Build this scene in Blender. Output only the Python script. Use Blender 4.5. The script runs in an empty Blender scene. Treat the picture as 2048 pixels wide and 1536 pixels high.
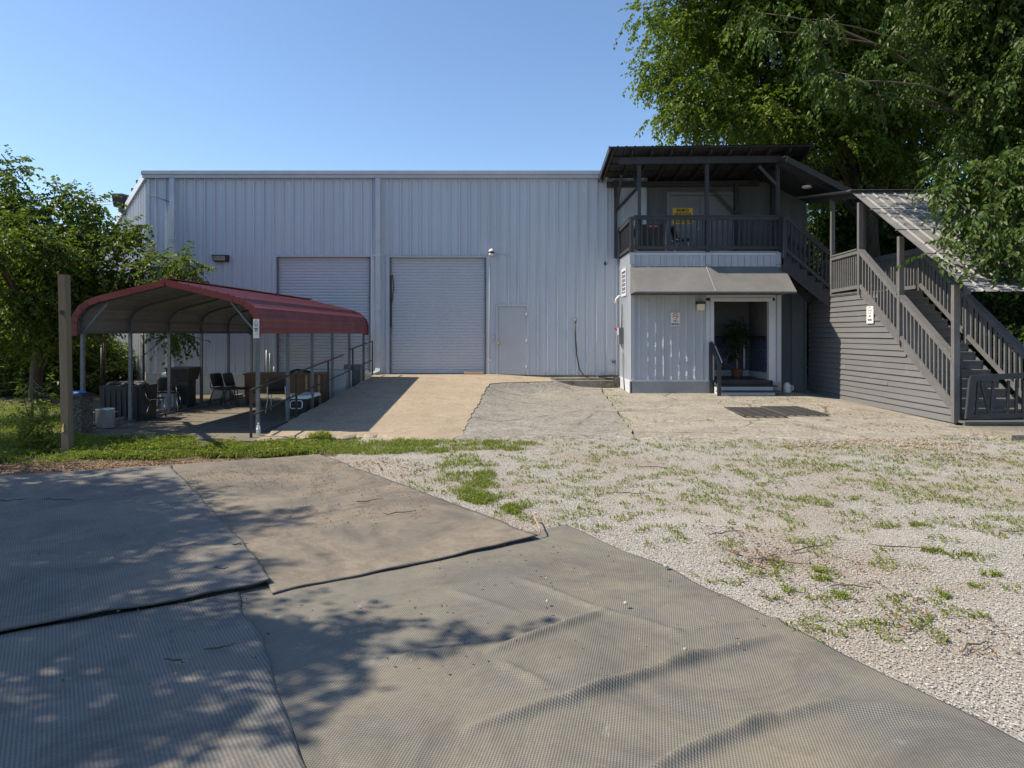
import bpy, math, random
import numpy as np
from mathutils import Vector, Matrix

random.seed(7)
RNG = np.random.default_rng(11)
S = bpy.context.scene
COL = S.collection

# ------------------------------------------------------------ camera, sky, sun, exposure
EYE, FOC, HOR, MID = 1.87, 1400.0, 667.0, 1024.0      # eye height, focal length / horizon / centre of the 2048 px photograph
cam_d = bpy.data.cameras.new("camera"); cam = bpy.data.objects.new("camera", cam_d); COL.objects.link(cam)
cam.location = (0, 0, EYE); cam.rotation_euler = (math.radians(90), 0, 0)
cam_d.sensor_width = 36.0; cam_d.lens = 36.0 * FOC / 2048.0
cam_d.shift_y = -(768.0 - HOR) / 2048.0
cam_d.clip_start = 0.05; cam_d.clip_end = 3000
S.camera = cam

TO_SUN = Vector((-1.0, -0.035, 1.1)).normalized()
SUN_EL = math.asin(TO_SUN.z)
w = bpy.data.worlds.new("World"); S.world = w; w.use_nodes = True
nt = w.node_tree
sky = nt.nodes.new("ShaderNodeTexSky"); sky.sky_type = 'NISHITA'; sky.sun_disc = False
sky.sun_elevation = SUN_EL
sky.sun_rotation = math.atan2(TO_SUN.x, TO_SUN.y)
sky.air_density = 1.0; sky.dust_density = 0.45; sky.ozone_density = 4.5
nt.links.new(sky.outputs[0], nt.nodes["Background"].inputs[0])
nt.nodes["Background"].inputs[1].default_value = 0.128
sun_d = bpy.data.lights.new("sun", 'SUN'); sun_d.energy = 5.0; sun_d.angle = math.radians(0.55); sun_d.color = (1.0, 0.88, 0.70)
sun = bpy.data.objects.new("sun", sun_d); COL.objects.link(sun)
sun.rotation_euler = (-TO_SUN).to_track_quat('-Z', 'Y').to_euler()
sun.location = (-30, 0, 40)
S.view_settings.view_transform = 'Standard'; S.view_settings.look = 'None'
S.view_settings.exposure = 0.6; S.view_settings.gamma = 1.0; S.view_settings.use_curve_mapping = False
S.cycles.max_bounces = 8; S.cycles.transparent_max_bounces = 8

# ------------------------------------------------------------ survey: photograph pixels to places
def at(px, py, Y):                       # point at distance Y seen at the pixel
    return Vector(((px - MID) / FOC * Y, Y, EYE - (py - HOR) / FOC * Y))
def gnd(px, py, z=0.0):                  # point at height z seen at the pixel
    Y = FOC * (EYE - z) / (py - HOR)
    return Vector(((px - MID) / FOC * Y, Y, z))

# ------------------------------------------------------------ scene helpers
def tag(o, label=None, cat=None, group=None, kind=None):
    if label: o['label'] = label
    if cat: o['category'] = cat
    if group: o['group'] = group
    if kind: o['kind'] = kind
    return o
def thing(name, label, cat, loc=(0, 0, 0), rz=0.0, group=None):
    o = bpy.data.objects.new(name, None); COL.objects.link(o)
    o.empty_display_size = 0.1
    o.location = loc; o.rotation_euler = (0, 0, rz)
    return tag(o, label, cat, group)
def link(name, me, parent=None, world=True):
    o = bpy.data.objects.new(name, me); COL.objects.link(o)
    if parent is not None:
        o.parent = parent
        if world:
            inv = Matrix.Identity(4); p = parent
            M_ = Matrix.Identity(4)
            while p is not None:
                M_ = p.matrix_parent_inverse @ p.matrix_basis @ M_; p = p.parent
            o.matrix_parent_inverse = M_.inverted()
    return o
def copy_tree(o, parent=None):
    c = o.copy(); COL.objects.link(c)
    if parent is not None: c.parent = parent
    for ch in list(o.children): copy_tree(ch, c)
    return c

class MB:
    """collects simple shapes, then links them as one mesh object"""
    def __init__(s): s.v = []; s.f = []; s.m = []; s.sm = []; s.mi = 0; s.smooth = False
    def face(s, idx):
        s.f.append(idx); s.m.append(s.mi); s.sm.append(s.smooth)
    def poly(s, pts):
        b = len(s.v); s.v += [tuple(p) for p in pts]; s.face(list(range(b, b + len(pts)))); return s
    def hexa(s, p):                       # 8 points: bottom 4 ccw, top 4 ccw
        b = len(s.v); s.v += [tuple(q) for q in p]
        for f in ((3,2,1,0),(4,5,6,7),(0,1,5,4),(1,2,6,5),(2,3,7,6),(3,0,4,7)): s.face([b + i for i in f])
        return s
    def box(s, x0, x1, y0, y1, z0, z1):
        return s.hexa([(x0,y0,z0),(x1,y0,z0),(x1,y1,z0),(x0,y1,z0),(x0,y0,z1),(x1,y0,z1),(x1,y1,z1),(x0,y1,z1)])
    def bar(s, a, b, w, h, up=(0, 0, 1), ext=0.0):   # square section bar from a to b, w sideways, h along up
        a = Vector(a); b = Vector(b); d = (b - a).normalized(); a = a - d * ext; b = b + d * ext
        up = Vector(up); side = d.cross(up)
        if side.length < 1e-5: side = d.cross(Vector((0, 1, 0)))
        side.normalize(); up = side.cross(d).normalized()
        sx = side * w / 2; uy = up * h / 2
        return s.hexa([a-sx-uy, a+sx-uy, b+sx-uy, b-sx-uy, a-sx+uy, a+sx+uy, b+sx+uy, b-sx+uy])
    def tube(s, pts, r, n=8, cap=True):
        pts = [Vector(p) for p in pts]; k = len(pts)
        rr = r if isinstance(r, (list, tuple)) else [r] * k
        b = len(s.v); prev = None
        for i, p in enumerate(pts):
            d = (pts[min(i+1, k-1)] - pts[max(i-1, 0)])
            d = d.normalized() if d.length > 1e-9 else Vector((0, 0, 1))
            if prev is None:
                u = d.cross(Vector((0, 0, 1)))
                if u.length < 1e-3: u = d.cross(Vector((0, 1, 0)))
            else:
                u = prev - d * prev.dot(d)
                if u.length < 1e-4: u = d.cross(Vector((0, 1, 0)))
            u.normalize(); prev = u; v = d.cross(u)
            for j in range(n):
                a = 2 * math.pi * j / n
                s.v.append(tuple(p + (u * math.cos(a) + v * math.sin(a)) * rr[i]))
        sm = s.smooth; s.smooth = True
        for i in range(k - 1):
            for j in range(n):
                j2 = (j + 1) % n
                s.face([b+i*n+j, b+i*n+j2, b+(i+1)*n+j2, b+(i+1)*n+j])
        s.smooth = sm
        if cap:
            s.face([b+j for j in range(n)][::-1]); s.face([b+(k-1)*n+j for j in range(n)])
        return s
    def lathe(s, prof, c, n=20):            # prof: list of (r, z); c = centre
        b = len(s.v); k = len(prof)
        for (r, z) in prof:
            for j in range(n):
                a = 2*math.pi*j/n; s.v.append((c[0]+r*math.cos(a), c[1]+r*math.sin(a), c[2]+z))
        sm = s.smooth; s.smooth = True
        for i in range(k-1):
            for j in range(n):
                j2 = (j+1) % n; s.face([b+i*n+j, b+i*n+j2, b+(i+1)*n+j2, b+(i+1)*n+j])
        s.smooth = sm
        s.face([b+j for j in range(n)][::-1]); s.face([b+(k-1)*n+j for j in range(n)])
        return s
    def prism(s, pts, off):                 # planar polygon pts pushed along off
        off = Vector(off); n = len(pts); b = len(s.v)
        s.v += [tuple(p) for p in pts] + [tuple(Vector(p) + off) for p in pts]
        s.face(list(range(b, b+n))[::-1]); s.face(list(range(b+n, b+2*n)))
        for i in range(n):
            j = (i+1) % n; s.face([b+i, b+j, b+n+j, b+n+i])
        return s
    def mesh(s, name, mats):
        me = bpy.data.meshes.new(name); me.from_pydata(s.v, [], s.f)
        if not isinstance(mats, (list, tuple)): mats = [mats]
        for m in mats: me.materials.append(m)
        me.polygons.foreach_set("material_index", s.m); me.polygons.foreach_set("use_smooth", s.sm)
        me.update(); return me
    def build(s, name, mats, parent=None, world=True):
        return link(name, s.mesh(name, mats), parent, world)

def np_mesh(name, verts, faces, mats, smooth=False):
    """fast mesh from numpy: verts (n,3), faces (m,k)"""
    me = bpy.data.meshes.new(name); k = faces.shape[1]
    me.vertices.add(len(verts)); me.vertices.foreach_set("co", np.ascontiguousarray(verts, dtype=np.float32).ravel())
    me.loops.add(faces.size); me.loops.foreach_set("vertex_index", np.ascontiguousarray(faces, dtype=np.int32).ravel())
    me.polygons.add(len(faces)); me.polygons.foreach_set("loop_start", np.arange(0, faces.size, k, dtype=np.int32))
    me.polygons.foreach_set("use_smooth", np.full(len(faces), smooth))
    for m in (mats if isinstance(mats, (list, tuple)) else [mats]): me.materials.append(m)
    me.update(calc_edges=True); me.validate(); return me

# ------------------------------------------------------------ materials
class NT:
    def __init__(s, name):
        s.m = bpy.data.materials.new(name); s.m.use_nodes = True; s.t = s.m.node_tree
        s.b = s.t.nodes["Principled BSDF"]; s.n = s.t.nodes; s.l = s.t.links
        s.tc = s.n.new("ShaderNodeTexCoord"); s.obj = s.tc.outputs["Object"]
    def mapped(s, scale=(1,1,1), rot=(0,0,0), loc=(0,0,0)):
        mp = s.n.new("ShaderNodeMapping"); s.l.new(s.obj, mp.inputs[0])
        mp.inputs["Scale"].default_value = scale; mp.inputs["Rotation"].default_value = rot; mp.inputs["Location"].default_value = loc
        return mp.outputs[0]
    def noise(s, scale, detail=4, rough=0.55, vec=None, dist=0.0):
        n = s.n.new("ShaderNodeTexNoise"); n.inputs["Scale"].default_value = scale; n.inputs["Detail"].default_value = detail
        n.inputs["Roughness"].default_value = rough; n.inputs["Distortion"].default_value = dist
        s.l.new(vec if vec is not None else s.obj, n.inputs["Vector"]); return n.outputs["Fac"]
    def voro(s, scale, out="Distance", vec=None, feat='F1'):
        n = s.n.new("ShaderNodeTexVoronoi"); n.feature = feat; n.inputs["Scale"].default_value = scale
        s.l.new(vec if vec is not None else s.obj, n.inputs["Vector"]); return n.outputs[out]
    def ramp(s, fac, stops):
        r = s.n.new("ShaderNodeValToRGB"); e = r.color_ramp.elements
        while len(e) < len(stops): e.new(0.5)
        for i, (p, c) in enumerate(stops):
            e[i].position = p; e[i].color = (tuple(c) + (1,)) if isinstance(c, (list, tuple)) else (c, c, c, 1)
        s.l.new(fac, r.inputs[0]); return r.outputs[0]
    def mix(s, fac, a, b, mode='MIX'):
        n = s.n.new("ShaderNodeMix"); n.data_type = 'RGBA'; n.blend_type = mode
        for k, v in ((0, fac), (6, a), (7, b)):
            sock = n.inputs[k]
            if isinstance(v, bpy.types.NodeSocket): s.l.new(v, sock)
            elif isinstance(v, (int, float)): sock.default_value = v if k == 0 else (v, v, v, 1)
            else: sock.default_value = tuple(v) + (1,) if len(v) == 3 else v
        return n.outputs[2]
    def math(s, op, a, b=0.0):
        n = s.n.new("ShaderNodeMath"); n.operation = op
        for i, v in enumerate((a, b)):
            if isinstance(v, bpy.types.NodeSocket): s.l.new(v, n.inputs[i])
            else: n.inputs[i].default_value = v
        return n.outputs[0]
    def sep(s, vec=None):
        n = s.n.new("ShaderNodeSeparateXYZ"); s.l.new(vec if vec is not None else s.obj, n.inputs[0]); return n.outputs
    def bump(s, h, strength=0.3, dist=0.01, normal=None):
        n = s.n.new("ShaderNodeBump"); n.inputs["Strength"].default_value = strength; n.inputs["Distance"].default_value = dist
        s.l.new(h, n.inputs["Height"])
        if normal is not None: s.l.new(normal, n.inputs["Normal"])
        return n.outputs[0]
    def set(s, color=None, rough=None, metal=None, normal=None, **kw):
        for key, v in (("Base Color", color), ("Roughness", rough), ("Metallic", metal), ("Normal", normal)):
            if v is None: continue
            if isinstance(v, bpy.types.NodeSocket): s.l.new(v, s.b.inputs[key])
            elif isinstance(v, (tuple, list)): s.b.inputs[key].default_value = tuple(v) + (1,)
            else: s.b.inputs[key].default_value = v
        for k, v in kw.items(): s.b.inputs[k].default_value = v
        return s.m

def surf(name, c1, c2=None, scale=3.0, rough=0.6, metal=0.0, bump=0.0, bscale=None, stretch=(1,1,1), c3=None, dirt=None, spec=0.5):
    """paint, wood, metal or concrete: two tones mixed by noise, optional third tone in small spots, optional bump"""
    t = NT(name); c2 = c2 or tuple(x * 0.8 for x in c1)
    v = t.mapped(stretch)
    n1 = t.noise(scale, 6, 0.6, v)
    col = t.mix(t.ramp(n1, [(0.35, 0.0), (0.68, 1.0)]), c1, c2)
    if c3 is not None:
        col = t.mix(t.ramp(t.noise(scale * 4.3, 5, 0.7, v), [(0.58, 0.0), (0.72, 1.0)]), col, c3)
    rr = t.math('MULTIPLY_ADD', n1, 0.25); t.n[-1].inputs[2].default_value = rough - 0.12
    nrm = None
    if bump: nrm = t.bump(t.noise(bscale or scale * 6, 4, 0.6, v), bump, 0.01)
    return t.set(col, rr, metal, nrm, **{"Specular IOR Level": spec})

def leaf_mat(name, base, warm, trans=0.35, rough=0.5):
    t = NT(name)
    g = t.n.new("ShaderNodeNewGeometry"); r = g.outputs["Random Per Island"]
    hv = tuple(min(1, x * 1.5) for x in base)
    col = t.mix(t.ramp(r, [(0.0, 0.0), (1.0, 1.0)]), base, warm)
    col = t.mix(t.ramp(t.noise(0.9, 2), [(0.35, 0.0), (0.7, 0.6)]), col, hv)
    t.set(col, rough, 0.0, None, **{"Specular IOR Level": 0.3})
    tr = t.n.new("ShaderNodeBsdfTranslucent")
    tcol = t.mix(1.0, col, (1.5, 1.7, 0.55), 'MULTIPLY'); t.l.new(tcol, tr.inputs["Color"])
    mx = t.n.new("ShaderNodeMixShader"); mx.inputs[0].default_value = trans
    t.l.new(t.b.outputs[0], mx.inputs[1]); t.l.new(tr.outputs[0], mx.inputs[2])
    out = [n for n in t.n if n.type == 'OUTPUT_MATERIAL'][0]; t.l.new(mx.outputs[0], out.inputs[0])
    return t.m

M = {}
def wall_mat():
    t = NT("painted_wall_metal"); v = t.mapped((1, 1, .25))
    c = t.mix(t.ramp(t.noise(.8, 6, .6, v), [(.35, 0.), (.68, 1.)]), (.53, .56, .605), (.48, .51, .56))
    streak = t.ramp(t.noise(3.2, 6, .75, t.mapped((1.6, 1.6, .05))), [(.55, 0.), (.74, .55)])
    c = t.mix(streak, c, (.36, .375, .395))
    z = t.sep()[2]; low = t.math('SUBTRACT', 1.25, t.math('MULTIPLY', z, .75))
    splash = t.ramp(t.math('MULTIPLY', low, t.noise(5, 7, .75)), [(.34, 0.), (.62, .7)])
    c = t.mix(splash, c, (.25, .225, .19))
    rust = t.ramp(t.noise(11, 5, .8, t.mapped((1, 1, .3), (0, 0, 0), (5, 2, 1))), [(.71, 0.), (.76, .8)])
    c = t.mix(rust, c, (.22, .12, .07))
    return t.set(c, .48, 0, t.bump(t.noise(1.7, 3, .5, t.mapped((1, 1, .3))), .12, .03))
M['wall'] = wall_mat()
M['trim'] = surf("painted_trim_metal", (0.47, 0.50, 0.55), (0.41, 0.44, 0.49), 2.0, 0.4)
M['shutter'] = surf("shutter_slat_paint", (0.50, 0.525, 0.57), (0.45, 0.475, 0.52), 1.2, 0.5, 0.0, 0.0, None, (0.4, 1, 3))
M['doorgrey'] = surf("grey_door_paint", (0.47, 0.48, 0.50), (0.43, 0.44, 0.46), 1.5, 0.5)
M['found'] = surf("white_foundation_paint", (0.50, 0.50, 0.48), (0.40, 0.40, 0.385), 1.6, 0.85, 0, 0.3, 30, c3=(0.36, 0.34, 0.31))
M['roofdark'] = surf("weathered_roof_metal", (0.20, 0.19, 0.18), (0.12, 0.11, 0.11), 3, 0.6)
M['red'] = surf("dark_red_roof_paint", (0.175, 0.024, 0.027), (0.140, 0.021, 0.024), 2.0, 0.46)
M['lining'] = surf("pale_roof_underside", (0.20, 0.20, 0.195), (0.165, 0.165, 0.16), 2.0, 0.5)
M['galv'] = surf("galvanised_steel", (0.17, 0.185, 0.20), (0.13, 0.14, 0.155), 9.0, 0.5, 0.3)
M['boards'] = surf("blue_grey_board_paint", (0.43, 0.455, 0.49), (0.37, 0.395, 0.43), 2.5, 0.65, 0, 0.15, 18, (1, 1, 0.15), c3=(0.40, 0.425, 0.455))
M['battens'] = surf("peeling_batten_paint", (0.44, 0.465, 0.50), (0.38, 0.405, 0.44), 3.0, 0.65, 0, 0.4, 40, (1, 1, 0.3), c3=(0.55, 0.55, 0.53))
M['skirt'] = surf("grey_skirt_paint", (0.30, 0.305, 0.315), (0.25, 0.255, 0.265), 2.2, 0.7, 0, 0.15, 20)
M['lighttrim'] = surf("light_door_trim_paint", (0.54, 0.565, 0.60), (0.48, 0.505, 0.54), 2.0, 0.5)
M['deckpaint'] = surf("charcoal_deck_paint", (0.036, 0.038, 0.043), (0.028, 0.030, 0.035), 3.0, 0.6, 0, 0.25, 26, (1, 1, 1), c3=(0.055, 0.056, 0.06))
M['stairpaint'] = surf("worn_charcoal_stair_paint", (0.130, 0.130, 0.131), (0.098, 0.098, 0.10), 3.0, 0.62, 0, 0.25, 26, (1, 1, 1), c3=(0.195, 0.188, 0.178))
M['siding'] = surf("charcoal_siding_paint", (0.142, 0.144, 0.147), (0.115, 0.117, 0.121), 1.4, 0.6, 0, 0.12, 14, (1, 0.35, 1), c3=(0.175, 0.175, 0.173))
M['shadedoor'] = surf("shaded_grey_door", (0.19, 0.195, 0.20), (0.16, 0.165, 0.17), 2.0, 0.55)  # darker copy of the door grey, with the balcony shade put into its colour
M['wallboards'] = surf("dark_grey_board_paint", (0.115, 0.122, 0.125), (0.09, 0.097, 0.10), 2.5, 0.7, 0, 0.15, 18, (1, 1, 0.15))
M['awning'] = surf("weathered_awning_paint", (0.168, 0.165, 0.162), (0.126, 0.125, 0.124), 1.6, 0.65, 0, 0.15, 5, (1, 1, 1), c3=(0.155, 0.135, 0.12))
M['tin'] = surf("bare_corrugated_tin", (0.28, 0.285, 0.285), (0.20, 0.20, 0.20), 2.2, 0.5, 0.25, 0.1, 12, c3=(0.30, 0.27, 0.24))
M['white'] = surf("white_plastic", (0.74, 0.74, 0.73), (0.68, 0.68, 0.67), 5, 0.45)
M['signwhite'] = surf("sign_face_white", (0.78, 0.77, 0.74), (0.70, 0.69, 0.66), 6, 0.5)
M['signyellow'] = surf("sign_face_yellow", (0.72, 0.50, 0.035), (0.64, 0.44, 0.03), 5, 0.5)
M['ink'] = surf("black_ink", (0.02, 0.02, 0.022), None, 5, 0.6)
M['redink'] = surf("red_ink", (0.55, 0.03, 0.03), None, 5, 0.6)
M['black'] = surf("black_plastic", (0.022, 0.022, 0.024), (0.032, 0.032, 0.034), 6, 0.5)
M['darkmetal'] = surf("dark_painted_metal", (0.045, 0.043, 0.042), (0.07, 0.055, 0.045), 14, 0.5, 0.3)
M['steel'] = surf("polished_steel", (0.62, 0.62, 0.61), (0.50, 0.50, 0.50), 5, 0.3, 0.6, 0, None, (1, 1, 0.2))
M['chrome'] = surf("chrome_tube", (0.72, 0.72, 0.73), (0.6, 0.6, 0.6), 9, 0.18, 1.0)
M['brass'] = surf("brass", (0.55, 0.38, 0.13), None, 9, 0.3, 0.9)
M['wood'] = surf("varnished_wood", (0.19, 0.085, 0.033), (0.12, 0.052, 0.02), 2.5, 0.4, 0, 0.05, 20, (0.4, 2, 6))
M['raw'] = surf("raw_lumber", (0.46, 0.32, 0.18), (0.36, 0.24, 0.13), 3, 0.75, 0, 0.2, 30, (0.4, 3, 3))
M['glass'] = None
M['pebbledash'] = None
# ------------------------------------------------------------ ground, paving, mats
def vnoise(x, y, seed=0):
    """smooth value noise, arrays in, 0..1 out"""
    r = np.random.default_rng(seed).random((64, 64))
    xi = np.floor(x).astype(int); yi = np.floor(y).astype(int); fx = x - xi; fy = y - yi
    fx = fx*fx*(3-2*fx); fy = fy*fy*(3-2*fy)
    a = r[xi % 64, yi % 64]; b = r[(xi+1) % 64, yi % 64]; c = r[xi % 64, (yi+1) % 64]; d = r[(xi+1) % 64, (yi+1) % 64]
    return (a*(1-fx)+b*fx)*(1-fy) + (c*(1-fx)+d*fx)*fy
def fbm(x, y, seed=0):
    return 0.5*vnoise(x, y, seed) + 0.3*vnoise(x*2.1, y*2.1, seed+1) + 0.2*vnoise(x*4.3, y*4.3, seed+2)

def ground_mat():
    t = NT("rough_earth_and_grass")
    n = t.noise(0.35, 6, 0.65); n2 = t.noise(7, 6, 0.7)
    c = t.mix(t.ramp(n, [(0.4, 0.0), (0.6, 1.0)]), (0.045, 0.062, 0.018), (0.16, 0.115, 0.07))
    c = t.mix(t.ramp(n2, [(0.4, 0.0), (0.75, 0.8)]), c, (0.09, 0.08, 0.04))
    return t.set(c, 0.95, 0, t.bump(n2, 0.5, 0.05))
def gravel_mat():
    t = NT("pale_limestone_gravel")
    cell = t.n.new("ShaderNodeTexVoronoi"); cell.inputs["Scale"].default_value = 62; t.l.new(t.obj, cell.inputs["Vector"])
    bw = t.n.new("ShaderNodeRGBToBW"); t.l.new(cell.outputs["Color"], bw.inputs[0])
    stone = t.ramp(bw.outputs[0], [(0.15, (0.25, 0.235, 0.21)), (0.5, (0.335, 0.317, 0.288)), (0.85, (0.42, 0.40, 0.367))])
    patch = t.ramp(t.noise(0.55, 5, 0.6), [(0.46, 0.0), (0.68, 0.85)])
    fine = t.noise(24, 4, 0.7)
    dirt = t.mix(fine, (0.21, 0.16, 0.11), (0.34, 0.275, 0.20))
    c = t.mix(patch, stone, dirt)
    c = t.mix(t.ramp(cell.outputs["Distance"], [(0.4, 0.0), (0.8, 0.45)]), c, (0.16, 0.143, 0.12))
    h = t.math('SUBTRACT', 1.0, cell.outputs["Distance"])
    return t.set(c, 0.92, 0, t.bump(h, 0.8, 0.012))
def dirt_mat():
    t = NT("brown_leaf_litter_dirt")
    n = t.noise(3.0, 6, 0.7); n2 = t.noise(40, 4, 0.8)
    c = t.mix(n, (0.10, 0.060, 0.034), (0.24, 0.155, 0.09))
    c = t.mix(t.ramp(n2, [(0.45, 0.0), (0.7, 0.75)]), c, (0.34, 0.24, 0.15))
    return t.set(c, 0.95, 0, t.bump(n2, 0.8, 0.02))
def concrete_mat(name, c1, c2, c3, speck=0.5, crack=True):
    t = NT(name)
    n = t.noise(0.7, 6, 0.65); n2 = t.noise(9, 5, 0.7)
    c = t.mix(t.ramp(n, [(0.43, 0.0), (0.57, 1.0)]), c1, c2)
    c = t.mix(t.ramp(t.noise(1.9, 9, 0.8, None, 0.6), [(0.505, 0.0), (0.575, 0.85)]), c, c3)
    c = t.mix(t.ramp(t.noise(13, 5, 0.8), [(0.46, 0.0), (0.57, speck)]), c, tuple(x*0.55 for x in c1))
    c = t.mix(t.ramp(t.noise(21, 5, 0.8, t.mapped((1, 1, 1), (0, 0, 0), (4, 9, 0))), [(0.50, 0.0), (0.58, speck)]), c, tuple(min(1, x*1.45) for x in c1))
    sp = t.voro(55)
    c = t.mix(t.ramp(sp, [(0.12, speck), (0.35, 0.0)]), c, tuple(x*0.42 for x in c1))
    sp2 = t.voro(48, "Distance", t.mapped((1, 1, 1), (0, 0, 0.6), (3, 1, 0)))
    c = t.mix(t.ramp(sp2, [(0.1, speck*0.8), (0.28, 0.0)]), c, tuple(min(1, x*1.55) for x in c1))
    h = t.math('ADD', n2, t.math('MULTIPLY', sp, 0.35))
    if crack:
        ck = t.voro(0.42, "Distance", t.mapped((1, 1, 1), (0, 0, 0.3), (0.3, 0.7, 0)), 'DISTANCE_TO_EDGE')
        wob = t.math('ADD', ck, t.math('MULTIPLY', t.noise(5, 4), 0.03))
        ckf = t.math('MULTIPLY', t.ramp(wob, [(0.018, 0.8), (0.03, 0.0)]), t.ramp(t.noise(1.3, 3), [(0.42, 0.0), (0.52, 1.0)]))
        c = t.mix(ckf, c, (0.07, 0.06, 0.045))
    return t.set(c, 0.9, 0, t.bump(h, 0.35, 0.012))

M['ground'] = ground_mat(); M['gravel'] = gravel_mat(); M['dirt'] = dirt_mat()
M['ramp'] = concrete_mat("tan_ramp_concrete", (0.33, 0.272, 0.197), (0.285, 0.233, 0.168), (0.225, 0.18, 0.128), 0.4, False)
M['apron'] = concrete_mat("weathered_apron_concrete", (0.28, 0.254, 0.208), (0.18, 0.165, 0.138), (0.36, 0.333, 0.285), 0.8)
M['asphalt'] = concrete_mat("worn_asphalt", (0.225, 0.21, 0.182), (0.29, 0.272, 0.237), (0.095, 0.091, 0.084), 0.95)
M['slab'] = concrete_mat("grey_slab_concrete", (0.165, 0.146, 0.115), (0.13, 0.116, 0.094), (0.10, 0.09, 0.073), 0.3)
M['oldblock'] = concrete_mat("mossy_concrete_block", (0.25, 0.225, 0.18), (0.15, 0.138, 0.105), (0.075, 0.072, 0.046), 0.5, False)

def sheet(name, x0, x1, y0, y1, step, mat, zf, keep=None, kind='structure'):
    nx = max(2, int((x1-x0)/step)+1); ny = max(2, int((y1-y0)/step)+1)
    X, Y = np.meshgrid(np.linspace(x0, x1, nx), np.linspace(y0, y1, ny))
    Z = zf(X, Y)
    v = np.stack([X.ravel(), Y.ravel(), Z.ravel()], 1)
    i = np.arange(nx*ny).reshape(ny, nx)
    f = np.stack([i[:-1, :-1].ravel(), i[:-1, 1:].ravel(), i[1:, 1:].ravel(), i[1:, :-1].ravel()], 1)
    if keep is not None:
        c = v[f].mean(1); f = f[keep(c[:, 0], c[:, 1])]
    o = link(name, np_mesh(name, v, f, mat, True)); return tag(o, kind=kind)

# far ground reaches the horizon
g = MB(); g.poly([(-900, -300, -0.03), (900, -300, -0.03), (900, 1600, -0.03), (-900, 1600, -0.03)])
tag(g.build("ground", M['ground']), kind='structure')
sheet("gravel_lot", -4.2, 16, -3, 12.9, 0.25, M['gravel'], lambda x, y: 0.012*fbm(x*1.5, y*1.5, 3) - 0.006,
      lambda x, y: (x > -3.3 + 0.9*(fbm(x*1.2, y*1.2, 5)-0.5) + 0.05*y))
sheet("dirt_strip", -14, -2.2, 7.0, 11.0, 0.2, M['dirt'], lambda x, y: 0.02*fbm(x*2, y*2, 8) - 0.015,
      lambda x, y: y < 10.1 - 0.5*(fbm(x*0.9, y*0.9, 6)-0.5) + 0.10*(x+6))

def apron_z(x, y): return 0.022*np.clip(y-12.5, 0, None)*np.clip((9.6-x)/1.6, 0.25, 1)
def ledge(x, y0, seed): return y0 + 0.7*(fbm(x*1.1, x*0+2.0, seed)-0.5) + 0.35*(fbm(x*5.3, x*0+7.0, seed+3)-0.5)
def paved(name, x0, x1, y0, y1, step, mat, zf, xl, xr, seed):
    """paving grid with wandering front and side edges and a turned-down rim"""
    nx = int((x1-x0)/step)+1; ny = int((y1-y0)/step)+1
    U, V = np.meshgrid(np.linspace(0, 1, nx), np.linspace(0, 1, ny))
    xr_ = xr(V); xl_ = xl(V)
    X = xl_ + (xr_-xl_)*U
    front = ledge(X, y0, seed); Y = front + (y1-front)*V
    X = X + 0.14*(fbm(Y*3, X*0+seed, seed)-0.5)*((U == 0) | (U == 1))
    Z = zf(X, Y) + 0.012*fbm(X*1.7, Y*1.7, seed)
    Z = np.where(V == 0, np.minimum(Z, -.004+.012*vnoise(X*3, Y*0, seed+9)), Z)
    v = np.stack([X.ravel(), Y.ravel(), Z.ravel()], 1)
    i = np.arange(nx*ny).reshape(ny, nx)
    f = [np.stack([i[:-1, :-1].ravel(), i[:-1, 1:].ravel(), i[1:, 1:].ravel(), i[1:, :-1].ravel()], 1)]
    for ring in (i[0, :][::-1], i[:, 0], i[:, -1][::-1]):      # skirts down into the earth
        b = len(v); low = v[ring].copy(); low[:, 2] -= 0.45; v = np.concatenate([v, low])
        k = np.arange(len(ring)-1); f.append(np.stack([ring[:-1], ring[1:], b+k+1, b+k], 1))
    return tag(link(name, np_mesh(name, v, np.concatenate(f), mat, False)), kind='structure')
def ramp_z(y): 
    t_ = np.clip((y-12.45)/(21.2-12.45), 0, 1); return 0.02 + 0.575*t_
def rampfull(x, y):
    z = ramp_z(y); e = -0.95+0.045*(y-12.4)
    t_ = np.clip((x-e)/1.6, 0, 1); return z*(1-t_) + (z-0.10)*t_
def ramp_right(V):
    y = 12.4+9.48*V; return -0.95+0.045*(y-12.4) + 1.75*np.clip((y-19.3)/1.3, 0, 1)**1.5
def asphalt_z(x, y):
    xe = ramp_right((y-12.4)/9.48); ze = rampfull(xe, y)-.014; a = apron_z(x, y)+.026
    return a + np.maximum(0, ze-a)*np.exp(-(np.clip(x-xe, 0, None)/.55)**1.3)
paved("asphalt_patch", -0.9, 2.7, 12.4, 21.88, 0.12, M['asphalt'], asphalt_z,
      lambda V: -1.0+0.3*V, lambda V: 2.2+0.5*V, 21)
paved("concrete_apron", 2.2, 9.2, 12.35, 21.88, 0.14, M['apron'], lambda x, y: apron_z(x, y) + 0.022,
      lambda V: 2.25+0.5*V, lambda V: 9.4+0.2*V, 23)
# carport slab
paved("carport_slab", -9.2, -4.6, 12.2, 21.0, 0.2, M['slab'], lambda x, y: 0*x + 0.005, lambda V: -8.9+0.35*V, lambda V: -4.3+0.2*V, 27)

paved("concrete_ramp", -4.6, 0.9, 12.45, 21.88, 0.1, M['ramp'], rampfull, lambda V: -4.5+0.32*V, ramp_right, 29)
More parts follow.
